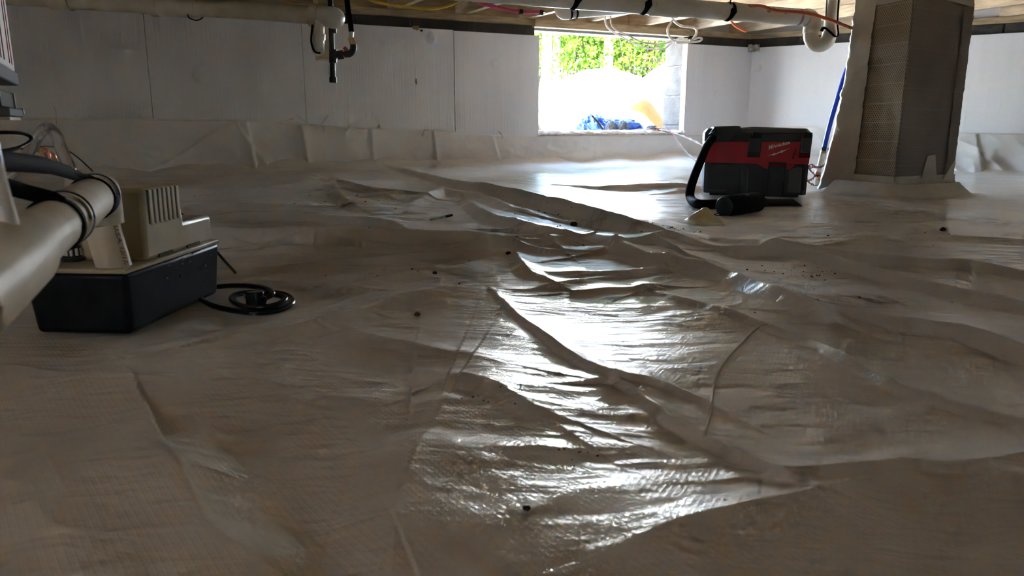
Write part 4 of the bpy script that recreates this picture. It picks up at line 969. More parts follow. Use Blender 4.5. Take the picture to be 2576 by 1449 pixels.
# ================================================================== CABINET AT THE LEFT EDGE
def build_cab():
    Y = 1.55
    pr = PY(38, 180, Y); top = 0.93
    S = V3(0.47, -0.88, 0).normalized(); D = V3(-0.88, -0.47, 0).normalized()
    zb = PY(38, 183, Y).z; zb2 = PY(40, 216, Y).z
    K = V3(pr.x, pr.y, 0)
    T = lambda a, b, z: K + S*a + D*b + ZZ*z
    t = thing('appliance_cabinet', 'white cabinet with red stripes and grey base at the left edge of the photo', 'cabinet', V3(K.x, K.y, zb2))
    q = MB(); q.box((0, 0, zb), (0.42, 0.45, top), T); q.build('body', M_white_cab, t, bevel=0.004)
    for a in (0.050, 0.092, 0.185, 0.235):
        q = MB(); q.box((a, -0.0012, zb+0.012), (a+0.007, 0.002, top-0.01), T); q.build('stripe', M_stripe, t, smooth=0)
    q = MB(); q.box((-0.002, -0.004, zb2), (0.422, 0.45, zb-0.0005), T); q.build('base_band', M_grey, t, bevel=0.003)
    z3 = PY(20, 240, Y).z; z4 = PY(20, 276, Y).z; z5 = PY(20, 303, Y).z
    q = MB(); q.box((0.08, 0.03, z3), (0.33, 0.42, zb2), T); q.build('under_frame', M_black, t, smooth=0)
    q = MB(); q.box((0.125, 0.0, z4), (0.33, 0.38, z3), T); q.build('filter_box', M_black, t, bevel=0.002)
    q = MB(); q.box((0.115, -0.003, z4), (0.127, 0.003, z3), T); q.build('steel_edge', M_steel, t, smooth=0)
    q = MB(); q.box((0.085, -0.01, z5+0.005), (0.33, 0.30, z4), T); q.build('tray', M_grey, t, bevel=0.003)
    q = MB(); c = T(0.085, -0.008, (z4+z5)/2+0.006); q.tube([c - D*0.004, c + D*0.012], 0.006, 14); q.build('latch', M_steel, t)
    q = MB(); q.box((0.098, -0.006, z5), (0.30, 0.28, z5+0.005), T); q.build('tray_lip', M_tape, t, smooth=0)
build_cab()

# ================================================================== LEFT CEILING PIPE
def build_left_pipe():
    Y = 2.85; P = lambda px, py, dy=0: PY(px, py, Y+dy)
    t = thing('drain_pipe', 'yellowed white drain pipe under the ceiling at left ending in an elbow', 'pipe', P(640, 26))
    r = 0.0315
    c0 = [P(-120, -20), P(190, 0), P(410, 14), P(640, 27), P(790, 39)]
    q = MB(); q.tube(c0, r, 28); q.build('run', M_pvc_old, t)
    def hub(x0, y0, x1, y1, k=1.18, name='coupling'):
        a, b = P(x0, y0), P(x1, y1); q = MB(); q.tube([a, a, b, b], [r, r*k, r*k, r], 28); return q.build(name, M_pvc_old, t)
    hub(130, -4, 180, -1, 1.25); hub(383, 13, 402, 14, 1.22); hub(402, 14, 495, 19, 1.14, 'repair_sleeve')
    hub(781, 38, 799, 40, 1.32, 'elbow_hub')
    a = P(795, 40); ax = (P(850, 44) - a).normalized()
    b = P(828, 43)
    q = MB(); q.tube([a] + spline([P(800, 40), b, P(842, 45, 0.02), P(836, 46, 0.07), P(822, 45, 0.12)], 6), [r*1.16]*(1+25), 28); q.build('elbow', M_pvc, t)
    # trap hanging under the elbow
    q = MB(); q.tube(spline([P(800, 52, -0.01), P(800, 78, -0.01), P(800, 108, 0.0), P(800, 124, 0.03), P(800, 118, 0.07), P(800, 80, 0.08)], 8), 0.0225, 24); q.build('trap', M_pvc, t)
    q = MB(); q.tube([P(800, 84, -0.01), P(800, 84, -0.01), P(800, 99, -0.005), P(800, 99, -0.005)], [.022, .0262, .0262, .022], 24); q.build('trap_collar', M_pvc, t)
    q = MB(); q.tube(spline([P(786, 62, -0.04), P(783, 92, -0.035), P(784, 112, -0.03), P(792, 130, -0.025), P(806, 134, -0.02)], 6), 0.0035, 8); q.build('trap_strap', M_black_matte, t)
    t2 = thing('pipe_hook', 'black wire hook hanging under the left ceiling pipe beside its repair sleeve', 'hook', P(490, 40))
    q = MB(); q.tube(spline([P(470, 5, -0.03), P(473, 40, -0.02), P(482, 48), P(495, 51), P(506, 47), P(512, 38, 0.02), P(512, 0, 0.03)], 6), 0.0022, 8); q.build('hook', M_black_matte, t2)
build_left_pipe()
# wood post behind it
a = PY(811, 148, 3.03); bz = PY(811, 148, 3.03).z
T = lambda s, n, z: V3(a.x, a.y, 0) + PV*s - NB*n + ZZ*z
q = MB(); q.box((-0.006, 0, bz), (0.042, 0.089, Z_SILLTOP+0.001), T)
tag(q.build('wood_post', M_wood, smooth=0, bevel=0.002), 'short tan wood post hanging behind the left elbow', 'post')
# gas line
def build_gas():
    Y = 2.93; P = lambda px, py, dy=0: PY(px, py, Y+dy); r = 0.0100
    t = thing('gas_line', 'black iron gas pipe with drip leg, tee and flexible hose at left', 'pipe', P(838, 150))
    q = MB(); q.tube([V3(P(838, 60).x, P(838, 60).y, Z_JT), P(838, 205)], r, 18); q.build('riser', M_iron, t)
    q = MB(); q.tube([P(838, 124), P(838, 124), P(838, 158), P(838, 158)], [r, r*1.45, r*1.45, r], 18); q.build('tee', M_iron, t)
    q = MB(); q.tube([P(838, 72), P(838, 72), P(838, 83), P(838, 83)], [r, r*1.35, r*1.35, r], 18); q.build('union', M_iron, t)
    q = MB(); q.tube([P(838, 194), P(838, 194), P(838, 208), P(838, 208)], [r, r*1.4, r*1.4, r*0.8], 18); q.build('cap', M_iron, t)
    q = MB(); q.tube([P(838, 140), P(885, 134)], r, 16); q.build('nipple', M_iron, t)
    q = MB(); a_, b_ = P(849, 139), P(864, 137); q.tube([a_, a_, b_, b_], [r, r*1.6, r*1.6, r], 6); q.build('bushing', M_iron, t, smooth=20)
    q = MB(); q.tube(spline([P(868, 136), P(880, 135), P(888, 126), P(889, 112)], 6), r*1.25, 16); q.build('elbow', M_iron, t)
    q = MB(); q.tube([P(874, 128), P(866, 119)], r*0.7, 10); q.build('valve_stub', M_red_w, t)
    q = MB(); a_, b_ = P(889, 115), P(882, 95); q.tube([a_, a_, b_, b_], [r*0.7, r*1.15, r*1.15, r*0.7], 6); q.build('brass_nut', M_brass, t, smooth=20)
    q = MB(); q.tube([P(883, 96), P(884, 80)], r*0.9, 14); q.build('ferrule', M_steel, t)
    q = MB(); e = P(868, -10); q.tube(spline([P(884, 80), P(880, 40), P(874, 10), V3(e.x-0.01, e.y, Z_JT-0.06), V3(e.x-0.02, e.y+0.05, Z_JT)], 8), 0.0102, 16); q.build('flexible_hose', M_black_matte, t)
build_gas()
# cables under the joists
def cable(name, label, cat, px, Y, r, material, seg=8):
    pts = [PY(p[0], p[1], p[2] if len(p) > 2 else Y) for p in px]
    q = MB(); q.tube(spline(pts, 8), r, seg); return tag(q.build(name, material), label, cat)
cable('electrical_cable', 'yellow electrical cable sagging above the left wall', 'cable', [(900, -14, 3.9), (940, 3), (985, 13), (1040, 20), (1090, 22), (1130, 14), (1160, 0), (1190, -12)], 3.85, 0.0065, M_yellow)
t = thing('supply_tube', 'pink red water tube left of the hatch under the joists', 'tube', PY(1270, 20, 4.0))
q = MB(); q.tube(spline([PY(1150, -16, 4.0), PY(1190, 1, 4.0), PY(1250, 19, 4.0), PY(1310, 29, 4.0), PY(1366, 31, 4.0)], 8), 0.0088, 14); q.build('tube', M_pink, t)
for px, py in ((1183, -1), (1311, 29), (1362, 31)):
    a_ = PY(px-4, py, 4.0); b_ = PY(px+5, py+1, 4.0); q = MB(); q.tube([a_, a_, b_, b_], [.009, .0125, .0125, .009], 14); q.build('clamp', M_black, t)

# ================================================================== RIGHT CEILING PIPE WITH TRAP
def build_right_pipe():
    z = PY(2030, 45, 3.35).z
    A = PY(2030, 45, 3.35); d = (PZ(1340, -10, z) - A); d = d.normalized()
    t = thing('drain_pipe', 'long white drain pipe under the joists at right ending in a trap', 'pipe', A)
    r = 0.0335
    q = MB(); q.tube([A - d*0.0, A + d*2.6], r, 28); q.build('run', M_pvc, t)
    # two-piece coupling
    L = lambda px: (PZ(px, 20, z) - A).dot(d)
    for px, k in ((1655, 1.13),):
        l = L(px); q = MB(); q.tube([A+d*(l-0.06), A+d*(l-0.06), A+d*(l+0.06), A+d*(l+0.06)], [r, r*k, r*k, r], 28); q.build('coupling', M_pvc, t)
    q = MB(); q.band(A + d*0.055, d, r, 0.008, 0.0012); q.build('purple_primer_ring', mat('purple_primer', (0.36, 0.26, 0.42), 0.5), t)
    P = lambda px, py, dy=0: PY(px, py, 3.35+dy)
    q = MB(); q.tube(spline([A + d*0.02, A - d*0.01, P(2044, 58), P(2043, 74)], 6), [r*1.08]*18+[r*0.92], 26); q.build('elbow', M_pvc, t)
    q = MB(); q.tube([P(2042, 70), P(2042, 70), P(2040, 84), P(2040, 84)], [r*.8, r*1.02, r*1.02, r*.8], 24); q.build('trap_collar', M_pvc, t)
    U = spline([P(2041, 78), P(2040, 94), P(2048, 109), P(2064, 113), P(2080, 104), P(2086, 90), P(2088, 78)], 8)
    q = MB(); q.tube(U, 0.0300, 24); q.build('trap', M_pvc, t)
    e = P(2092, 30, 0.02); q = MB(); q.tube([P(2088, 82), P(2091, 45, 0.01), V3(e.x, e.y, Z_JT-0.02) - UB*0.055], 0.0270, 22); q.build('riser', M_pvc, t)
    # dirt smears on the pipe
    for l, a in ((0.15, 0.3), (0.19, 0.5), (0.24, 0.25), (0.21, 0.65)):
        c = A + d*l; n1 = V3(0, -1, 0); n1 = (n1 - d*n1.dot(d)).normalized(); n2 = d.cross(n1); nn = (n1*math.cos(a) + n2*math.sin(a))
        q = MB(); w2 = nn.cross(d)
        q.prism([(math.cos(u)*0.013*(0.5+0.7*random.random()), math.sin(u)*0.007*(0.5+0.7*random.random())) for u in np.linspace(0, 6.28, 10)[:-1]], 0.0, 0.0008, lambda x, y, h: c + nn*(math.sqrt(max(r*r-y*y, 0))+h+0.0003) + d*x + w2*y)
        q.build('smear', M_glue, t, smooth=0)
    # trap hanger strap
    t2 = thing('hanger_strap', 'black perforated strap holding up the trap at right', 'strap', P(2095, 80))
    e = P(2108, 10, -0.035)
    q = MB(); q.tube(spline([V3(e.x, e.y, Z_SILLTOP-0.002), P(2107, 50, -0.036), P(2109, 84, -0.034), P(2102, 92, -0.036), P(2090, 82, -0.04), P(2074, 70, -0.036), P(2066, 78, -0.02)], 6), 0.0075, 8, flat=(0.3, 1)); q.build('strap', M_black_matte, t2)
    q = MB(); q.tube(spline([V3(P(2078, 10, .02).x, P(2078, 10, .02).y, Z_SILLTOP-0.002), P(2078, 30, 0.0), P(2077, 50, -0.01)], 6), 0.006, 8, flat=(0.3, 1)); q.build('strap', M_black_matte, t2)
    return A, d, r, z, L
RA, RD, RR, RZ, RL = build_right_pipe()
def pipe_strap(px, label):
    l = RL(px); c = RA + RD*l; t = thing('hanger_strap', label, 'strap', c, 'straps of the long right pipe')
    q = MB(); q.band(c, (RD + V3(0, 0.0, 0.25)).normalized(), RR*1.03, 0.018, 0.002); q.build('band', M_black_matte, t)
    p = c + V3(0, -RR*0.7, RR*0.7); q = MB(); q.tube([p, V3(p.x+0.02, p.y, Z_JT-0.02)], 0.008, 6, flat=(0.3, 1)); q.build('tail', M_black_matte, t)
pipe_strap(1880, 'black strap round the long right pipe near the red cable')
pipe_strap(1586, 'black strap round the long right pipe above the middle of the hatch')
pipe_strap(1368, 'black strap round the long right pipe above the left hatch edge')
# short white pipe behind it
t = thing('vent_pipe', 'short white pipe with black rings just above the hatch', 'pipe', PY(1430, 33, 4.1))
a_, b_ = PY(1420, 33, 4.1), PY(1640, 15, 4.2); dd = (b_-a_).normalized()
q = MB(); q.tube([a_, b_], 0.030, 24); q.build('pipe', M_pvc, t)
q = MB(); q.tube(spline([a_+dd*0.02, a_, a_-dd*0.02+ZZ*0.02, a_-dd*0.03+ZZ*0.08, a_-dd*0.03+ZZ*0.2], 5), 0.0325, 24); q.build('elbow', M_pvc, t)
for k in (0.03, 0.06): q = MB(); q.band(a_+dd*k, dd, 0.031, 0.008, 0.002); q.build('ring', M_black_matte, t)
cable('electrical_cable', 'white cable pair sagging across the top of the hatch, left strand', 'cable', [(1523, 20, 4.7), (1523, 55), (1535, 75), (1570, 96), (1610, 116), (1640, 123), (1672, 122), (1695, 105), (1740, 101)], 4.65, 0.0052, M_white_cable)
cable('electrical_cable', 'white cable sagging across the top of the hatch, right strand', 'cable', [(1536, 20, 4.7), (1537, 55), (1548, 74), (1585, 92), (1615, 106), (1660, 111), (1690, 104), (1730, 98)], 4.6, 0.0052, M_white_cable)
cable('electrical_cable', 'white cable hanging in an open loop right of the hatch', 'cable', [(1690, 40, 4.6), (1691, 52), (1680, 72), (1684, 92), (1702, 106), (1730, 107), (1745, 95), (1753, 80), (1746, 70), (1715, 65), (1697, 54), (1688, 40)], 4.55, 0.0068, M_white_cable)
cable('electrical_cable', 'white cable end lying under the open loop right of the hatch', 'cable', [(1700, 107, 4.5), (1735, 106), (1758, 104), (1766, 98), (1758, 95), (1735, 102)], 4.5, 0.0060, M_white_cable)
cable('electrical_cable', 'long red orange cable crossing in front of the right pipe', 'cable', [(1845, 8, 3.3), (1880, 14, 3.2), (1915, 15, 3.1), (1950, 26), (1990, 29), (2030, 33), (2080, 47), (2130, 66, 3.2), (2168, 80, 3.5), (2230, 96, 3.9)], 3.05, 0.0062, M_orange)
cable('electrical_cable', 'short orange cable stub hanging near the far corner', 'cable', [(1833, 40, 4.6), (1838, 52), (1850, 65), (1866, 74), (1877, 79)], 4.6, 0.0072, M_orange)

# ================================================================== BLUE TUBE, VALVE AND WIRES NEAR THE RIGHT WALL
def build_blue():
    Y = 3.9; P = lambda px, py, dy=0: PY(px, py, Y+dy)
    t = thing('water_tube', 'bright blue water tube slanting down behind the pier into a white fitting', 'tube', P(2060, 440))
    q = MB(); q.tube(spline([P(2185, -30, .2), P(2165, 60, .15), P(2150, 120, .1), P(2120, 205), P(2094, 290), P(2075, 365), P(2072, 385)], 8), 0.0118, 18); q.build('tube', M_bluepex, t)
    def cyl(p0, p1, r, m_, name): q = MB(); q.tube([P(*p0), P(*p1)], r, 18); q.build(name, m_, t)
    cyl((2073, 370), (2071, 382), .0125, M_black, 'sleeve'); cyl((2072, 380), (2070, 386), .0155, M_brass, 'crimp_ring')
    cyl((2070, 386), (2058, 434), .0140, M_pvc, 'white_fitting'); cyl((2058, 433), (2056, 439), .0155, M_copper, 'lower_ring')
    cyl((2056, 439), (2055, 446), .013, M_black, 'seal')
    cyl((2050, 448), (2080, 449), .0135, M_pvc, 'valve_body'); cyl((2055, 448), (2064, 448), .0155, M_copper, 'valve_ring')
    q = MB(); q.tube([P(2080, 449), P(2110, 451)], 0.017, 6); q.build('valve_end', M_steel, t, smooth=20)
    q = MB(); q.tube([P(2079, 446), P(2082, 446)], 0.024, 18); q.build('valve_nut', M_black, t)
    cyl((2055, 446), (2054, 500), .012, M_pvc, 'tail_pipe')
    q = MB(); q.tube([P(2092, 372, .25), P(2090, 420, .25), P(2088, 470, .25)], 0.026, 18); tag(q.build('grey_stub_pipe', M_grey), 'grey pipe stub standing behind the white fitting by the pier', 'pipe')
build_blue()
def wire_pair(name, label, pts, Y, r=0.0022):
    t = thing(name, label, 'wire', PY(pts[0][0], pts[0][1], Y))
    S = spline([PY(p[0], p[1], p[2] if len(p) > 2 else Y) for p in pts], 14)
    for ph, m_, nm in ((0, M_green_w, 'green_wire'), (math.pi, M_red_w, 'red_wire')):
        q = MB(); q.tube([p + V3(math.cos(i*0.45+ph), 0.3*math.sin(i*0.45+ph), math.sin(i*0.45+ph))*0.0032 for i, p in enumerate(S)], r, 6); q.build(nm, m_, t)
wire_pair('sensor_wire', 'twisted red and green wire running from the hatch sill to the red tool, upper pair', [(1600, 326, 5.0), (1640, 326, 4.85), (1690, 333, 4.75), (1730, 347, 4.4), (1765, 364, 3.9), (1800, 380, 3.6)], 4.6)
wire_pair('sensor_wire', 'twisted red and green wire dropping steeply from the hatch sill, lower pair', [(1650, 320, 4.9), (1680, 326, 4.8), (1700, 345, 4.7), (1720, 375, 4.4), (1750, 404, 4.0), (1780, 425, 3.7)], 4.5)
wire_pair('sensor_wire', 'loop of twisted red and green wire beside the white fitting, left of the pier', [(2110, 408, 3.8), (2085, 416), (2060, 420), (2035, 424), (2028, 440), (2033, 456), (2050, 466), (2075, 470), (2110, 472)], 3.75)
wire_pair('sensor_wire', 'second loop of twisted wire nearest the tool, around the white fitting', [(2100, 402, 3.8), (2080, 412), (2058, 422), (2040, 414), (2037, 426), (2050, 440), (2044, 450), (2030, 455), (2014, 452)], 3.82)

# ================================================================== CORDLESS VACUUM (red and black)
def build_vac():
    X0, Y0, z0 = 0.815, 3.235, 0.006
    CV, SV = math.cos(R(-11)), math.sin(R(-11))
    T = lambda x, y, z: V3(X0 + x*CV - y*SV, Y0 + x*SV + y*CV, z0 + z)
    t = thing('wet_dry_vacuum', 'red and black portable vacuum standing on the sheet left of the pier', 'vacuum', T(0.2, 0.1, 0))
    plan = [(0.012, 0.045), (0.105, 0.036), (0.150, 0.0), (0.405, 0.0), (0.422, 0.018), (0.422, 0.235), (0.400, 0.25), (0.02, 0.25), (0.0, 0.23), (0.0, 0.058)]
    low = [(x*0.985 + 0.004, y) for x, y in plan]
    q = MB(); q.prism(low, 0.010, 0.138, T, scale1=(1.01, 1.0)); q.build('lower_tank', M_charcoal, t, bevel=0.004)
    q = MB(); q.prism([(0.03, 0.06), (0.39, 0.02), (0.39, 0.23), (0.03, 0.23)], 0.0, 0.012, T); q.build('foot_rim', M_black, t, smooth=0)
    q = MB(); q.prism(plan, 0.138, 0.229, T, scale1=(1.012, 1.0)); q.build('red_shell', M_red, t, bevel=0.003)
    lid = [(0.0+(x-0.21)*1.012+0.21, y) for x, y in plan]
    q = MB(); q.prism(lid, 0.229, 0.262, T, scale1=(1.0, 0.98)); q.build('lid', M_charcoal, t, bevel=0.003)
    q = MB(); q.prism([((x-0.21)*1.012+0.21, y) for x, y in plan], 0.262, 0.283, T, scale1=(0.92, 0.82)); q.build('lid_top', M_black, t, bevel=0.004)
    # raised hose housing with slanted facets at top left
    q = MB(); q.prism([(0.008, 0.226), (0.012, 0.258), (0.035, 0.290), (0.135, 0.293), (0.165, 0.262), (0.115, 0.258), (0.10, 0.229)], 0.018, 0.20, lambda x, z, y: T(x, y, z)); q.build('hose_housing', M_charcoal, t, bevel=0.004)
    q = MB(); q.prism([(0.14, 0.283), (0.20, 0.289), (0.38, 0.283), (0.40, 0.276), (0.14, 0.276)], 0.06, 0.19, lambda x, z, y: T(x, y, z)); q.build('carry_handle', M_black, t, bevel=0.003)
    def plate(poly, y0, y1, name, m_, par=t, bev=0.0015): q = MB(); q.prism(poly, y0, y1, lambda x, z, y: T(x, y, z)); return q.build(name, m_, par, smooth=0, bevel=bev)
    # red trapezoid reaching down over the tank
    plate([(0.210, 0.1385), (0.365, 0.1385), (0.345, 0.117), (0.250, 0.117)], -0.003, 0.01, 'red_apron', M_red)
    # raised frame of the logo field
    plate([(0.229, 0.214), (0.236, 0.214), (0.243, 0.168), (0.236, 0.164)], -0.004, 0.004, 'shell_rib', M_red)
    plate([(0.361, 0.206), (0.365, 0.206), (0.357, 0.160), (0.349, 0.160)], -0.0012, 0.004, 'shell_groove', M_darkred)
    # latches
    for x0, x1, nm in ((0.176, 0.219, 'latch'), (0.381, 0.416, 'latch')):
        plate([(x0-0.006, 0.164), (x1+0.004, 0.164), (x1+0.008, 0.258), (x0, 0.258)], -0.0016, 0.004, 'latch_recess', M_black if x0 < 0.3 else M_darkred)
        l = plate([(x0, 0.186), (x1, 0.186), (x1, 0.243), (x0, 0.243)], -0.013, 0.004, nm, M_charcoal2 if x0 > 0.3 else M_charcoal, bev=0.003)
        plate([(x0+0.008, 0.243), (x1+0.006, 0.243), (x1+0.006, 0.266), (x0+0.012, 0.270)], -0.006, 0.01, 'latch_hook', M_black)
    plate([(0.255, 0.004), (0.330, 0.004), (0.330, 0.146), (0.258, 0.146)], -0.0036, 0.003, 'centre_recess', M_black)
    plate([(0.258, 0.129), (0.320, 0.129), (0.320, 0.140), (0.258, 0.140)], -0.0052, 0.003, 'recess_lip', M_darkred)
    plate([(0.264, 0.008), (0.316, 0.008), (0.316, 0.060), (0.322, 0.070), (0.322, 0.128), (0.264, 0.128)], -0.012, 0.002, 'centre_latch', M_charcoal, bev=0.003)
    # ribbed tank front
    plate([(0.168, 0.020), (0.232, 0.020), (0.232, 0.112), (0.215, 0.126), (0.168, 0.126)], -0.005, 0.003, 'tank_panel', M_charcoal, bev=0.003)
    plate([(0.174, 0.024), (0.180, 0.024), (0.180, 0.118), (0.174, 0.118)], -0.0066, 0.003, 'panel_rib', M_charcoal2)
    plate([(0.338, 0.020), (0.392, 0.020), (0.392, 0.126), (0.360, 0.126), (0.338, 0.112)], -0.005, 0.003, 'tank_panel', M_charcoal2, bev=0.003)
    plate([(0.394, 0.030), (0.408, 0.030), (0.408, 0.124), (0.394, 0.118)], -0.001, 0.003, 'panel_slot', M_black)
    plate([(0.03, 0.022), (0.098, 0.022), (0.098, 0.026), (0.03, 0.026)], 0.030, 0.042, 'label_edge', M_charcoal2)
    # lettering and lightning bolt
    vs, fs = text_mesh('Milwaukee', 0.0265, shear=0.30, offset=0.0004)
    x_end = max(v.x for v in vs); k = 0.088/x_end; ca, sa = math.cos(R(15)), math.sin(R(15))
    def lt(v):
        x, y = v.x*k, v.y*k*1.05
        if v.x < x_end*0.19: y = y*1.18 - 0.002
        return T(0.254 + x*ca - y*sa, -0.0008, 0.1985 + x*sa + y*ca)
    q = MB(); q.add([lt(v) for v in vs], fs); q.build('lettering', M_logo, t, smooth=0)
    bolt = [(0.250, 0.171), (0.277, 0.184), (0.274, 0.188), (0.303, 0.1985), (0.299, 0.203), (0.344, 0.2105), (0.312, 0.194), (0.316, 0.190), (0.286, 0.178), (0.290, 0.174)]
    bolt = [(0.250, 0.1715), (0.2725, 0.1790), (0.2795, 0.1850), (0.2830, 0.1815), (0.3000, 0.1890), (0.3085, 0.1960), (0.3120, 0.1925), (0.3400, 0.2050), (0.3135, 0.1885), (0.3065, 0.1835), (0.3035, 0.1865), (0.2840, 0.1770), (0.2745, 0.1715), (0.2720, 0.1750)]
    plate(bolt, -0.0008, 0.001, 'bolt_mark', M_logo, bev=0)
    # hose: from the port down, a tight bend on the sheet, then along it to the nozzle
    P = lambda px, py, Y: PY(px, py, Y)
    hz = 0.018
    def FZ(px, py): p = PZ(px, py, 0.018); return p
    pts = [P(1797, 343, 3.27), P(1789, 352, 3.20), P(1776, 372, 3.15), P(1761, 408, 3.08), P(1746, 446, 3.03), P(1736, 480, 2.99), P(1738, 500, 2.97)] + [FZ(1752, 512), FZ(1775, 514), FZ(1820, 513), FZ(1870, 511), FZ(1915, 509)]
    hs = spline(pts, 8); q = MB()
    q.tube(hs, [0.0155 + 0.0022*min(1, i/40) for i in range(len(hs))], 18); q.build('hose', M_black_matte, t)
    a, b = FZ(1908, 509), FZ(2022, 511); d = (b-a).normalized(); s_ = V3(-d.y, d.x, 0)
    q = MB(); rr = 0.0165
    vs, fs = [], []
    for j, x in enumerate((0.0, 0.02, 0.02, 0.0)):
        pass
    Ln = (b-a).length
    ring = []
    q.tube([a, a, a+d*0.03, a+d*0.03], [rr*.9, rr*1.05, rr*1.05, rr*.9], 18)
    q.build('hose_cuff', M_black, t)
    q = MB(); n = 18; v = []
    for j, base in enumerate((0.02, None)):
        for k2 in range(n):
            u = 2*math.pi*k2/n; zz = math.sin(u)*0.0145; yy = math.cos(u)*0.017
            x = 0.02 if j == 0 else Ln - 0.038*(zz/0.0145*0.5+0.5)
            v.append(a + d*x + s_*yy + ZZ*zz)
    f = [tuple(range(n))[::-1], tuple(range(n, 2*n))] + [(k2, (k2+1) % n, n+(k2+1) % n, n+k2) for k2 in range(n)]
    q.add(v, f); q.build('crevice_nozzle', M_black, t)
    q = MB(); c = P(1800, 338, 3.29); q.tube([c, P(1793, 347, 3.22)], 0.022, 18); q.build('hose_port', M_black, t)
build_vac()

# ================================================================== SPEAKER
def build_speaker():
    a, b = PZ(1822, 520, 0.036), PZ(1905, 508, 0.038); d = (b-a); Ls = d.length; d = d.normalized()
    t = thing('speaker', 'small black cylindrical speaker lying in front of the red vacuum', 'speaker', (a+b)/2 - ZZ*0.034)
    r = 0.0345
    q = MB(); q.tube([a, a+d*0.006, a + d*Ls*0.5, b-d*0.006, b], [r*0.90, r, r*1.03, r, r*0.90], 30); q.build('fabric_body', M_black_matte, t)
    for c, s in ((a, -1), (b, 1)):
        q = MB(); q.tube([c, c + d*s*0.003, c + d*s*0.003, c + d*s*0.0005], [r*0.98, r*0.92, r*0.75, r*0.70], 30); e = q.build('end_ring', M_charcoal, t)
        q = MB(); q.tube([c + d*s*0.0002, c + d*s*0.0022, c + d*s*0.004], [r*0.68, r*0.66, r*0.4], 26); q.build('bass_cone', M_black, e)
    m_ = a + d*Ls*0.55; nrm = V3(0, -0.55, 0.85); nrm = (nrm - d*nrm.dot(d)).normalized(); w2 = nrm.cross(d)
    q = MB(); q.box((-0.013, -0.003, 0), (0.013, 0.003, 0.0012), lambda x, y, z: m_ + d*x + w2*y + nrm*(r*1.02+z)); q.build('badge', M_charcoal2, t, bevel=0.0008)
    q = MB(); q.tube(spline([a + V3(-0.002, 0.01, -0.02), a + V3(-0.03, 0.02, -0.030), a + V3(-0.048, 0.015, -0.032), a + V3(-0.04, 0.004, -0.032), a + V3(-0.005, 0.0, -0.028)], 8), 0.0016, 8); q.build('wrist_cord', M_black_matte, t)
build_speaker()

# ================================================================== LITTER ON THE SHEET
def scrap():
    c = on_floor(1776, 562); u, v = np.meshgrid(np.linspace(-1, 1, 26), np.linspace(-1, 1, 16))
    X = c.x + u*0.085*(1-0.35*np.abs(v)) + v*0.015; Y = c.y + v*0.075 + 0.03*u
    Z = floor_h(X, Y) + 0.004 + 0.052*np.exp(-((u+0.1)**2*3 + (v-0.1)**2*2.5)) * (0.8+0.5*perlin(u*2+3, v*2, 91)) + 0.004*perlin(u*5, v*5, 92)
    return tag(np_mesh('plastic_scrap', np.stack([X, Y, Z], -1).reshape(-1, 3), grid_quads(*u.shape), M_yellowsheet), 'crumpled yellowish plastic scrap on the sheet before the speaker', 'scrap')
scrap()
def clod(px, py, r, label, seed, material=M_clod):
    p = on_floor(px, py, r*0.5); return tag(crump('dirt_clod', p, r, r*0.8, r*0.7, material, seed, n=(14, 9), wr=0.2), label, 'clod')
clod(1050, 794, 0.0046, 'greenish dirt clod alone on the sheet, left of the centre seam', 31)
clod(1279, 639, 0.0060, 'dark dirt clod where the long folds meet left of centre', 32, M_dirt)
clod(1444, 562, 0.0110, 'dark dirt clod on the bright reflection under the big fold', 33, M_dirt)
clod(2372, 581, 0.0090, 'dark dirt clod on the sheet in front of the pier', 34, M_dirt)
clod(1094, 685, 0.0048, 'small dark clod on the fold crest left of centre', 35, M_dirt)
clod(1325, 1283, 0.0032, 'dark dirt clod close to the camera, bottom centre', 36, M_dirt)
p = on_floor(1112, 551, 0.006); d = V3(0.75, 0.55, 0.10).normalized()
t = thing('pen', 'small pale pen with a dark tip lying among the left folds', 'pen', p)
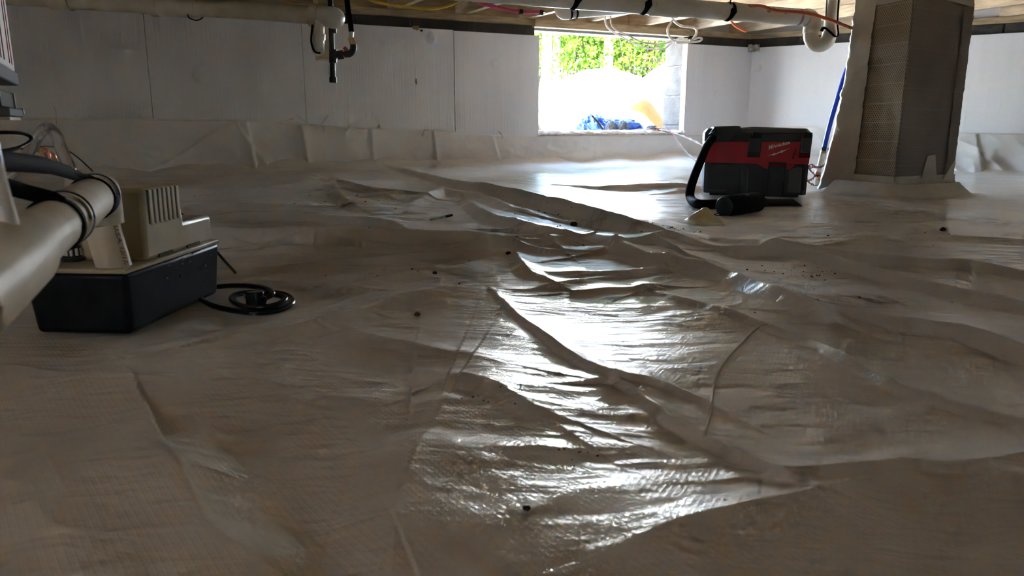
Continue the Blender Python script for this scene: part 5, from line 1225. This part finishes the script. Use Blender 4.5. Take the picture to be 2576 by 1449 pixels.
q = MB(); q.tube([p - d*0.045, p + d*0.012], 0.0042, 10); q.build('barrel', M_pen, t)
q = MB(); q.tube([p + d*0.012, p + d*0.040], [0.0046, 0.0038], 10); q.build('tip', M_black, t)
pts = [(1932, 814), (1905, 828), (1878, 850), (1850, 880), (1822, 912), (1802, 942), (1796, 970), (1792, 1000), (1788, 1035), (1782, 1065), (1776, 1085), (1771, 1103)]
S = [on_floor(a, b, 0.0012) for a, b in pts]; S = spline(S, 6)
for p in S: p.z = max(p.z, FH(p.x, p.y) + 0.0008)
q = MB(); q.tube(S, 0.0016, 7); tag(q.build('glint', M_glint), 'pale strand standing in for light on a crease, right of the centre seam', 'glint')  # strand drawn in pale colour for the light along a crease
# scattered crumbs of soil: too many and small to count
def crumbs():
    V, Q = [], []; n = 0
    spots = [(880, 520, 130, 12), (1100, 628, 260, 8), (1300, 590, 120, 10), (1380, 545, 60, 6), (1000, 700, 200, 25), (1900, 690, 120, 15), (2040, 705, 60, 12), (1450, 1170, 60, 30), (1290, 1020, 90, 25), (2300, 590, 160, 20), (1480, 560, 60, 8), (2100, 780, 160, 30), (1700, 600, 80, 6)]
    for cx, cyy, sx, sy in spots:
        for _ in range(26):
            px, py = random.gauss(cx, sx*0.75), random.gauss(cyy, sy*0.8); p = PZ(px, py, 0.0); r = (0.0005 + 0.0013*random.random()**3)*(0.6+0.5*p.y)
            p.z = FH(p.x, p.y) + r*0.5; o = len(V)
            for dx, dy, dz in ((1, 0, 0), (-1, 0, 0), (0, 1, 0), (0, -1, 0), (0, 0, 1), (0, 0, -1)): V.append((p.x+dx*r*(.7+.6*random.random()), p.y+dy*r*(.7+.6*random.random()), p.z+dz*r*.8))
            for f in ((0, 2, 4), (2, 1, 4), (1, 3, 4), (3, 0, 4), (2, 0, 5), (1, 2, 5), (3, 1, 5), (0, 3, 5)): Q.append([o+i for i in f])
    ob = np_mesh('soil_crumbs', np.array(V), np.array(Q), M_dirt, smooth=False); ob['kind'] = 'stuff'
    tag(ob, 'loose dark soil crumbs scattered over the plastic sheet', 'crumbs')
crumbs()
